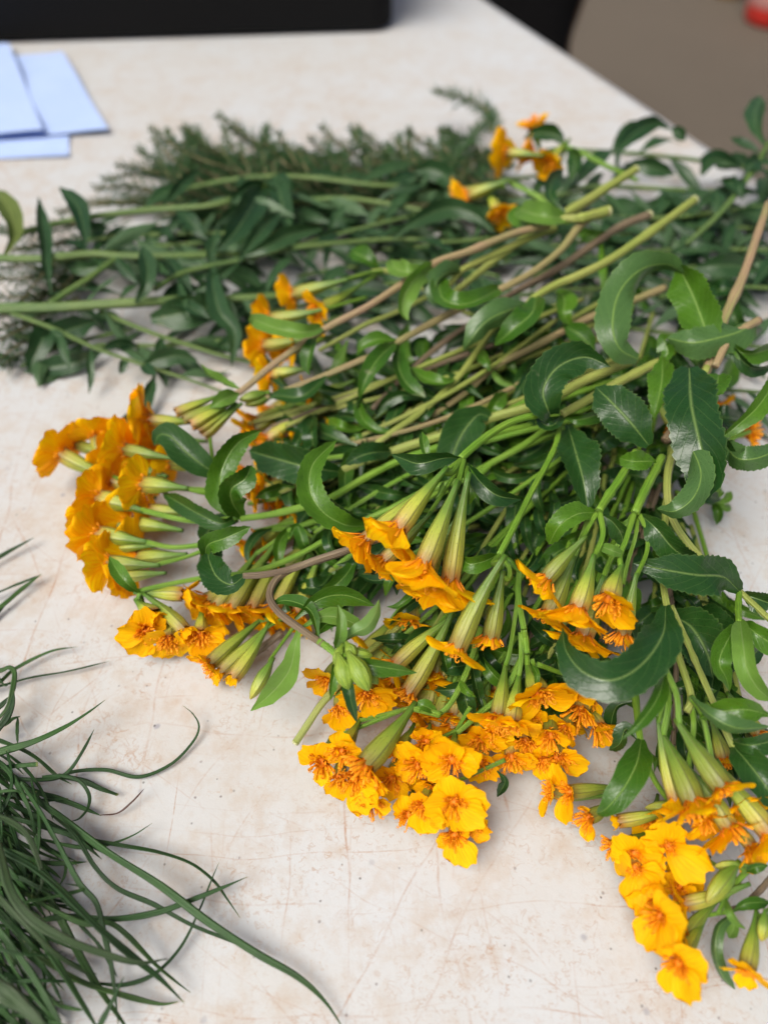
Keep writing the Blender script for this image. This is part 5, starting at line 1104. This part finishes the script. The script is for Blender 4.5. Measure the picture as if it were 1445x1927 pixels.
lsprig('leafy sprig at the left edge with upright dark leaves', [(-60, 478, 22), (0, 486, 22), (80, 487, 22), (170, 478, 22), (230, 482, 21), (330, 482, 20), (450, 478, 18)], [9, 9, 7], 6, 36, 95, 5, .5, 1,
  extra=[([(160, 470, 23), (158, 430, 26), (145, 385, 28), (112, 352, 29)], 38), ([(95, 555, 20), (88, 500, 24), (82, 440, 26), (73, 370, 27)], 30, {'phi': 20}), ([(10, 480, 23), (28, 440, 26), (18, 395, 28), (-10, 355, 28)], 44, {'mat': 'yleaf'}), ([(150, 430, 22), (175, 432, 22), (202, 428, 21)], 34, {'pr': 'broad'}), ([(210, 490, 19), (170, 505, 18), (120, 500, 17)], 30)])
lsprig('leafy sprig with bright green stem rising in front of the needle sprigs', [(30, 440, 19), (150, 412, 20), (280, 396, 21), (400, 386, 22), (470, 362, 23), (520, 340, 23)], [7, 7.5, 6], 5, 36, 110, 6, .45, 1,
  extra=[([(305, 390, 22), (330, 362, 24), (350, 340, 25), (375, 318, 25)], 24), ([(498, 352, 23), (470, 395, 26), (440, 440, 25), (405, 475, 22)], 56, {'pr': 'broad'}), ([(515, 335, 24), (527, 365, 24), (536, 400, 22), (550, 440, 19)], 44, {'pr': 'broad'}), ([(505, 345, 23), (470, 352, 25), (430, 380, 24)], 26)])
lsprig('leafy sprig with yellowish green stem arched furthest back on the needle sprigs', [(350, 356, 18), (430, 340, 20), (520, 332, 21), (600, 336, 21), (700, 348, 20), (800, 352, 18)], [6.5, 6, 5], 7, 32, 100, 7, .3, 1)
lsprig('leafy sprig with straight stem running level above the yellow stems', [(290, 545, 20), (350, 512, 20), (450, 490, 20), (560, 466, 20), (740, 450, 19), (850, 455, 18), (1000, 440, 15)], [5.5, 5.5, 4], 12, 36, 110, 8, .1, .95,
  extra=[([(455, 485, 21), (500, 465, 24), (550, 440, 24), (610, 430, 22)], 36), ([(450, 492, 21), (475, 455, 24), (500, 425, 25), (528, 398, 24)], 34), ([(450, 495, 20), (425, 510, 20), (395, 535, 18), (358, 550, 15)], 24)])
lsprig('leafy sprig with a pale green stem level with the furthest orange petals', [(540, 380, 18), (640, 374, 19), (720, 382, 19), (820, 400, 18), (900, 395, 17)], [6, 6, 4], 7, 34, 105, 9, .1, 1,
  extra=[([(740, 448, 21), (780, 418, 24), (840, 392, 25), (890, 402, 24), (932, 440, 20)], 42), ([(782, 322, 20), (810, 318, 22), (838, 332, 21), (855, 365, 18)], 44, {'pr': 'broad'})])
lsprig('leafy sprig with thin stem pointing at the furthest flowers', [(520, 475, 15), (640, 440, 17), (760, 410, 18), (880, 385, 19), (1010, 372, 18), (1100, 360, 17)], [4.5, 4.5, 3.5], 12, 34, 100, 10)
lsprig('leafy sprig whose stem lies close along the far right table edge', [(1080, 282, 16), (1200, 290, 14), (1330, 304, 12), (1460, 325, 10)], [4.5, 5, 4.5], 5, 34, 90, 11, .2, .9,
  extra=[([(1160, 316, 22), (1165, 282, 28), (1195, 250, 31), (1232, 232, 31), (1262, 244, 29)], 38), ([(1262, 243, 29), (1275, 248, 29), (1288, 266, 26)], 24), ([(1175, 310, 18), (1215, 312, 20), (1270, 328, 17)], 34), ([(1318, 330, 14), (1340, 300, 17), (1395, 315, 15)], 36, {'pr': 'broad'})])
lsprig('leafy sprig with level stem below the cut yellow stem ends', [(960, 440, 14), (1100, 412, 16), (1250, 410, 16), (1345, 400, 15), (1470, 385, 14)], [4.5, 5, 5], 11, 40, 110, 12,
  extra=[([(1300, 405, 18), (1330, 375, 20), (1380, 362, 19), (1430, 360, 17)], 24)])
lsprig('leafy sprig behind the topmost cut stem end at right', [(980, 375, 14), (1100, 352, 16), (1230, 355, 16), (1330, 360, 15), (1480, 362, 14)], [5, 5, 4.5], 10, 40, 110, 13)
lsprig('leafy sprig standing up in the top right corner', [(1290, 460, 16), (1340, 415, 22), (1385, 365, 28), (1425, 305, 33), (1445, 268, 36)], [5, 6.5, 5], 4, 34, 90, 14, .3, .9,
  extra=[([(1438, 272, 37), (1424, 245, 39), (1420, 215, 40), (1428, 180, 40)], 40), ([(1428, 300, 34), (1412, 310, 34), (1402, 325, 32)], 34, {'pr': 'broad'}), ([(1400, 340, 31), (1390, 352, 31), (1398, 375, 28)], 24)])
lsprig('leafy sprig with pale blue leaf under the pinkish tan stem at right', [(1240, 560, 10), (1320, 545, 13), (1400, 540, 14), (1480, 545, 13)], [5, 5, 4], 5, 40, 105, 15,
  extra=[([(1310, 505, 18), (1350, 500, 20), (1395, 502, 19), (1425, 512, 17)], 46, {'pr': 'broad'})])
for i, (pts, nl) in enumerate([([(1000, 520, 8), (1140, 480, 10), (1290, 470, 11), (1470, 470, 10)], 13), ([(1050, 610, 6), (1200, 620, 8), (1330, 640, 8), (1480, 660, 7)], 9), ([(560, 620, 5), (700, 580, 7), (840, 530, 8), (960, 490, 8)], 11), ([(1130, 730, 5), (1250, 740, 6), (1380, 735, 6), (1490, 745, 5)], 8),
      ([(560, 520, 8), (680, 500, 9), (800, 495, 9), (940, 520, 8)], 11), ([(180, 650, 3), (300, 650, 4), (430, 640, 5), (560, 640, 5)], 8), ([(30, 470, 10), (180, 450, 12), (330, 440, 12), (480, 440, 12)], 10), ([(940, 560, 5), (1080, 545, 6), (1200, 545, 7), (1320, 560, 6)], 10), ([(250, 620, 3), (120, 650, 4), (40, 690, 3)], 4), ([(640, 400, 8), (780, 370, 10), (900, 345, 10), (1020, 330, 10)], 9), ([(960, 470, 6), (1100, 455, 8), (1260, 430, 10), (1450, 430, 10)], 13), ([(1000, 400, 6), (1130, 385, 8), (1280, 385, 9), (1460, 400, 9)], 12), ([(1080, 560, 5), (1200, 520, 7), (1340, 500, 9), (1470, 500, 8)], 11), ([(260, 430, 8), (400, 420, 10), (540, 400, 11), (660, 390, 10)], 13), ([(330, 490, 6), (460, 450, 8), (600, 420, 10), (740, 410, 9)], 13), ([(600, 470, 5), (740, 470, 7), (880, 450, 8), (1000, 420, 9)], 12), ([(120, 500, 9), (230, 470, 10), (350, 460, 10), (470, 450, 9)], 11), ([(380, 590, 4), (480, 590, 5), (600, 570, 5), (700, 560, 5)], 9)]):
    lsprig('leafy bluish green sprig lying low in the tangle behind the flowers', pts, [4.5, 5, 4], int(nl * 1.4), 36, 110, 40 + i)
# extra dark leaf lying on the bare table at left
S_ = Sprig('leafy sprig end with two dark leaves lying on the bare table at left', GS, 'leafy_sprig', 'leafy sprig')
S_.stem([(20, 625, 6), (60, 640, 6), (100, 650, 5)], 4, 'tstem')
S_.leaf([(200, 655, 5), (150, 680, 4), (90, 692, 3), (44, 700, 2)], 44, mat='tleaf', ser=False, phi=5)
S_.leaf([(95, 600, 10), (80, 640, 9), (62, 680, 5), (58, 705, 3)], 44, mat='tleaf', ser=False, phi=5, pr='broad')
S_.leaf([(180, 605, 9), (120, 625, 9), (70, 650, 7)], 50, mat='tleaf', ser=False, phi=5, pr='broad')
S_.end()
# ================================================================== needle-leaved sprigs at the back
def needle_sprig(label, pts, nl=24, per=1.3, seed=0, r=3.2, dens=1.0):
    gg = random.Random(seed); q = px(pts)
    L = sum((b - a).length for a, b in zip(q, q[1:])); c = crv(q, 40); sc_ = SC(q[len(q) // 2])
    for p in c: p.z = max(p.z, .001)
    ro = root('needle_sprig', Vector((c[0].x, c[0].y, 0)), label, 'needle sprig', 'needle leaved sprigs at the back')
    mb = MB(); mb.tube(c, [r * sc_, r * .6 * sc_], 6); mb.build('stem', M['needlestem'], ro)
    mb = MB(); n = int(L / sc_ / per * dens)
    for i in range(n):
        s = (i + gg.random()) / n; j = min(int(s * 39), 38); p = c[j].lerp(c[j + 1], s * 39 - j if s < 1 else 1); t = (c[j + 1] - c[j]).normalized()
        a = i * 2.4 + gg.uniform(-.5, .5); u = t.cross(Vector((0, 0, 1))).normalized(); w_ = u.cross(t)
        d = (t * gg.uniform(.5, 1.0) + (u * math.cos(a) + w_ * math.sin(a)) * .95).normalized(); ln = nl * gg.uniform(.7, 1.2) * sc_ * (1 - .45 * max(0, s - .7) / .3)
        e = p + d * ln; mid = p + d * (ln * .5) + t * (-.03 * ln)
        if e.z < .0008: e.z = .0008
        if mid.z < .001: mid.z = .001
        mb.tube([p, mid, e], [1.1 * sc_, 1.5 * sc_, .3 * sc_], 3, cap=False)
    o = mb.build('needles', M['needle'], ro); o['kind'] = 'stuff'
NS = [('needle sprig with tip furthest left of the upright tips', [(560, 350, 10), (460, 325, 14), (380, 300, 18), (325, 272, 21), (283, 240, 24)]),
 ('needle sprig with upright tip second from left', [(600, 350, 10), (490, 315, 14), (410, 285, 18), (345, 238, 23)]),
 ('needle sprig with the tallest tip among the upright ones', [(650, 345, 10), (560, 305, 14), (480, 265, 19), (440, 236, 22), (408, 216, 24)]),
 ('needle sprig reaching lowest left with a flat drooping tip', [(520, 375, 8), (400, 345, 10), (310, 330, 11), (250, 328, 10), (195, 338, 8)]),
 ('needle sprig lying along the left end of the needle pile', [(560, 410, 8), (420, 395, 9), (300, 385, 9), (200, 378, 8), (110, 400, 7)]),
 ('needle sprig standing alone with curved pale tip on the bare table', [(820, 345, 14), (868, 285, 17), (905, 238, 19), (922, 222, 20)]),
 ('needle sprig with nodding pale tip above the bare table', [(925, 250, 20), (925, 222, 20), (905, 200, 20), (870, 185, 20), (818, 170, 19)])]
for i, (lb, p) in enumerate(NS): needle_sprig(lb, p, 24 if i < 5 else 28, 2.0 if i < 5 else 1.6, i)
gg = random.Random(3)
for i, p in enumerate([[(470, 390, 9), (370, 350, 12), (300, 310, 16), (262, 280, 18)], [(450, 380, 9), (350, 340, 12), (270, 318, 13), (222, 312, 13)], [(520, 360, 10), (430, 310, 15), (380, 280, 18), (350, 262, 20)], [(430, 400, 8), (320, 368, 10), (240, 352, 10), (180, 355, 9)], [(720, 330, 12), (690, 295, 16), (672, 270, 19), (668, 248, 20)], [(800, 330, 12), (770, 300, 15), (752, 278, 17), (748, 256, 18)], [(870, 330, 11), (850, 305, 14), (846, 285, 16), (850, 262, 17)], [(560, 330, 11), (520, 290, 16), (500, 262, 19), (505, 238, 20)]]):
    needle_sprig('fine needle sprig packed in the pile at the back of the bunch', p, 26, 1.7, 200 + i)
for i in range(95):
    x0 = gg.uniform(330, 960); y0 = gg.uniform(300, 400); up = gg.random() < .62
    if up: p = [(x0 + 90, y0 + 10, 8), (x0 + 30, y0 - 15, 12), (x0 - 15, y0 - 45, 17), (x0 - 35 + gg.uniform(-15, 20), max(235 + .03 * abs(x0 - 600), y0 - gg.uniform(55, 100)), 21)]
    else: p = [(x0 + 220, y0 - 10, gg.uniform(6, 14)), (x0 + 90, y0 - 5, gg.uniform(6, 14)), (x0 - 40, y0, gg.uniform(6, 14)), (x0 - 150, y0 + gg.uniform(0, 30), gg.uniform(6, 12))]
    if max(q[0] for q in p) > 1000: continue
    needle_sprig('fine needle sprig packed in the pile at the back of the bunch', p, gg.uniform(18, 28), 2.0, 60 + i)
for i, p in enumerate([[(150, 480, 12), (90, 510, 14), (40, 525, 15), (-20, 520, 15)], [(160, 520, 8), (100, 545, 10), (40, 560, 10), (-20, 555, 10)], [(160, 470, 14), (110, 490, 16), (70, 530, 15), (40, 570, 12)], [(120, 640, 5), (60, 640, 8), (20, 660, 9), (-10, 690, 8)], [(90, 600, 8), (40, 620, 10), (0, 640, 10), (-40, 650, 9)], [(180, 420, 12), (110, 425, 13), (50, 440, 13), (0, 430, 12)], [(160, 500, 10), (130, 530, 10), (110, 560, 8), (70, 590, 6)], [(60, 660, 4), (30, 670, 5), (5, 690, 5)], [(140, 540, 7), (80, 560, 9), (20, 590, 10), (-30, 600, 10)], [(170, 545, 6), (110, 520, 9), (50, 500, 11), (0, 505, 11)], [(150, 560, 6), (90, 590, 7), (30, 610, 8), (-20, 625, 8)], [(140, 490, 9), (100, 540, 8), (60, 590, 7), (30, 630, 6)], [(240, 440, 12), (170, 450, 12), (90, 460, 12), (20, 470, 12)]]):
    needle_sprig('fine needle sprig feathering out at the left edge among leafy stems', p, 28, 2.0, 120 + i, r=2.6)
# ================================================================== sprigs buried inside the bunch
g = random.Random(11)
def inside(x, y): return True
FL = []
for i in range(46):     # left fan: from the upper right to the flower heads at left
    f = (i + .5) / 46
    x0, y0 = 1180 + g.uniform(-120, 60) - 60 * f, 560 + 260 * f + g.uniform(-30, 30)
    x1, y1 = 470 + g.uniform(-40, 160) + 120 * f, 770 + 300 * f + g.uniform(-25, 25)
    FL.append((x0, y0, x1, y1, g.uniform(3, 26)))
for i in range(22):     # forward fan: down to the lower flowers
    f = (i + .5) / 22
    x0, y0 = 1040 + 200 * f + g.uniform(-40, 40), 860 + g.uniform(-60, 60)
    x1, y1 = 700 + 430 * f + g.uniform(-30, 30), 1240 + 90 * math.sin(f * 3) + g.uniform(-60, 20)
    FL.append((x0, y0, x1, y1, g.uniform(3, 20)))
for i in range(14):      # right hand side
    f = (i + .5) / 14
    FL.append((1240 + 60 * f + g.uniform(-20, 20), 1000 + g.uniform(-80, 80), 1260 + 170 * f, 1380 + 120 * f + g.uniform(-50, 30), g.uniform(4, 13)))
for i in range(12):     # under the left hand stems
    FL.append((900 + g.uniform(-60, 60), 890 + i * 11, 470 + g.uniform(-30, 140), 960 + i * 15 + g.uniform(-20, 20), g.uniform(3, 14)))
for i, (x0, y0, x1, y1, z) in enumerate(FL):
    S = Sprig(('marigold sprig buried among the long stems, only bits of stem and leaf showing' if i < 46 else 'marigold sprig buried behind the nodding flowers at the centre' if i < 68 else 'marigold sprig half hidden under the leaves on the right' if i < 82 else 'marigold sprig under the slanting stems left of the centre'), 'marigold sprigs buried in the bunch')
    dx, dy = x1 - x0, y1 - y0; bow = g.uniform(-.08, .08); pts = []
    for k in range(5):
        t_ = k / 4; pts.append((x0 + dx * t_ - dy * bow * math.sin(t_ * 3.14), y0 + dy * t_ + dx * bow * math.sin(t_ * 3.14), max(2.5, z * (1 - .35 * t_) + 4 * math.sin(t_ * 3.1))))
    S.stem(pts, [g.uniform(4.5, 6.5), 5, g.uniform(3.5, 5)], g.choice(['green', 'green', 'green', 'olive', 'olive', 'olive', 'olive', 'green', 'olive', 'green', 'olive', 'tan', 'brown']))
    L_ = math.hypot(dx, dy); ux, uy = dx / L_, dy / L_
    for k in range(g.choice([7, 8, 9])):
        t_ = g.uniform(.08, .95); cx, cy, cz = x0 + dx * t_, y0 + dy * t_, max(2.5, z * .8 * (1 - .35 * t_) + 2)
        sg = 1 if k % 2 else -1; an = math.atan2(uy, ux) + sg * g.uniform(.25, 1.1); ln = g.uniform(70, 130); cu = g.uniform(-1.5, 1.5)
        lp = []; x, y = cx, cy
        for j in range(4):
            lp.append((x, y, max(2, cz + (4, 7, 6, 1)[j] * g.uniform(.1, 1)))); x += ln / 3 * math.cos(an); y += ln / 3 * math.sin(an); an += cu / 2
        S.leaf(lp, g.uniform(18, 40), mat=g.choice(['leaf', 'leafdark', 'leafdark', 'leafdark']), phi=[g.uniform(-50, 50), g.uniform(-50, 50)], ser=False, pr='lance')
    if i < 46:
        if g.random() < .85 and 31 > i > 3:
            for k in range(g.choice([1, 2])): S.head(x1 + g.uniform(-50, 60), y1 + g.uniform(-25, 30), max(5, z * .5), math.degrees(math.atan2(dy, dx)) + g.uniform(-15, 15), 5, 90, 15, 50, None, [(x1 + 110, y1 - 40, z * .65)], op=1.15)
    elif i < 68:
        for k in range(g.choice([1, 2])): S.head(x1 + g.uniform(-40, 40), y1 + g.uniform(0, 60), max(6, z * .45), math.degrees(math.atan2(dy, dx)) + g.uniform(-20, 20), 5, 100, 18, 52, None, [(x1 - ux * 60, y1 - uy * 60, z * .65)], op=1.2)
    if i >= 82 and i % 2: S.head(x1 - 20, y1 + 30, max(5, z * .5), 140 + g.uniform(-15, 15), 5, 105, 16, 46, None, [(x1 + 90, y1 - 60, z * .7)], op=1.0)
    S.end()
for o in bpy.data.objects:
    if '_o' in o.keys(): del o['_o']
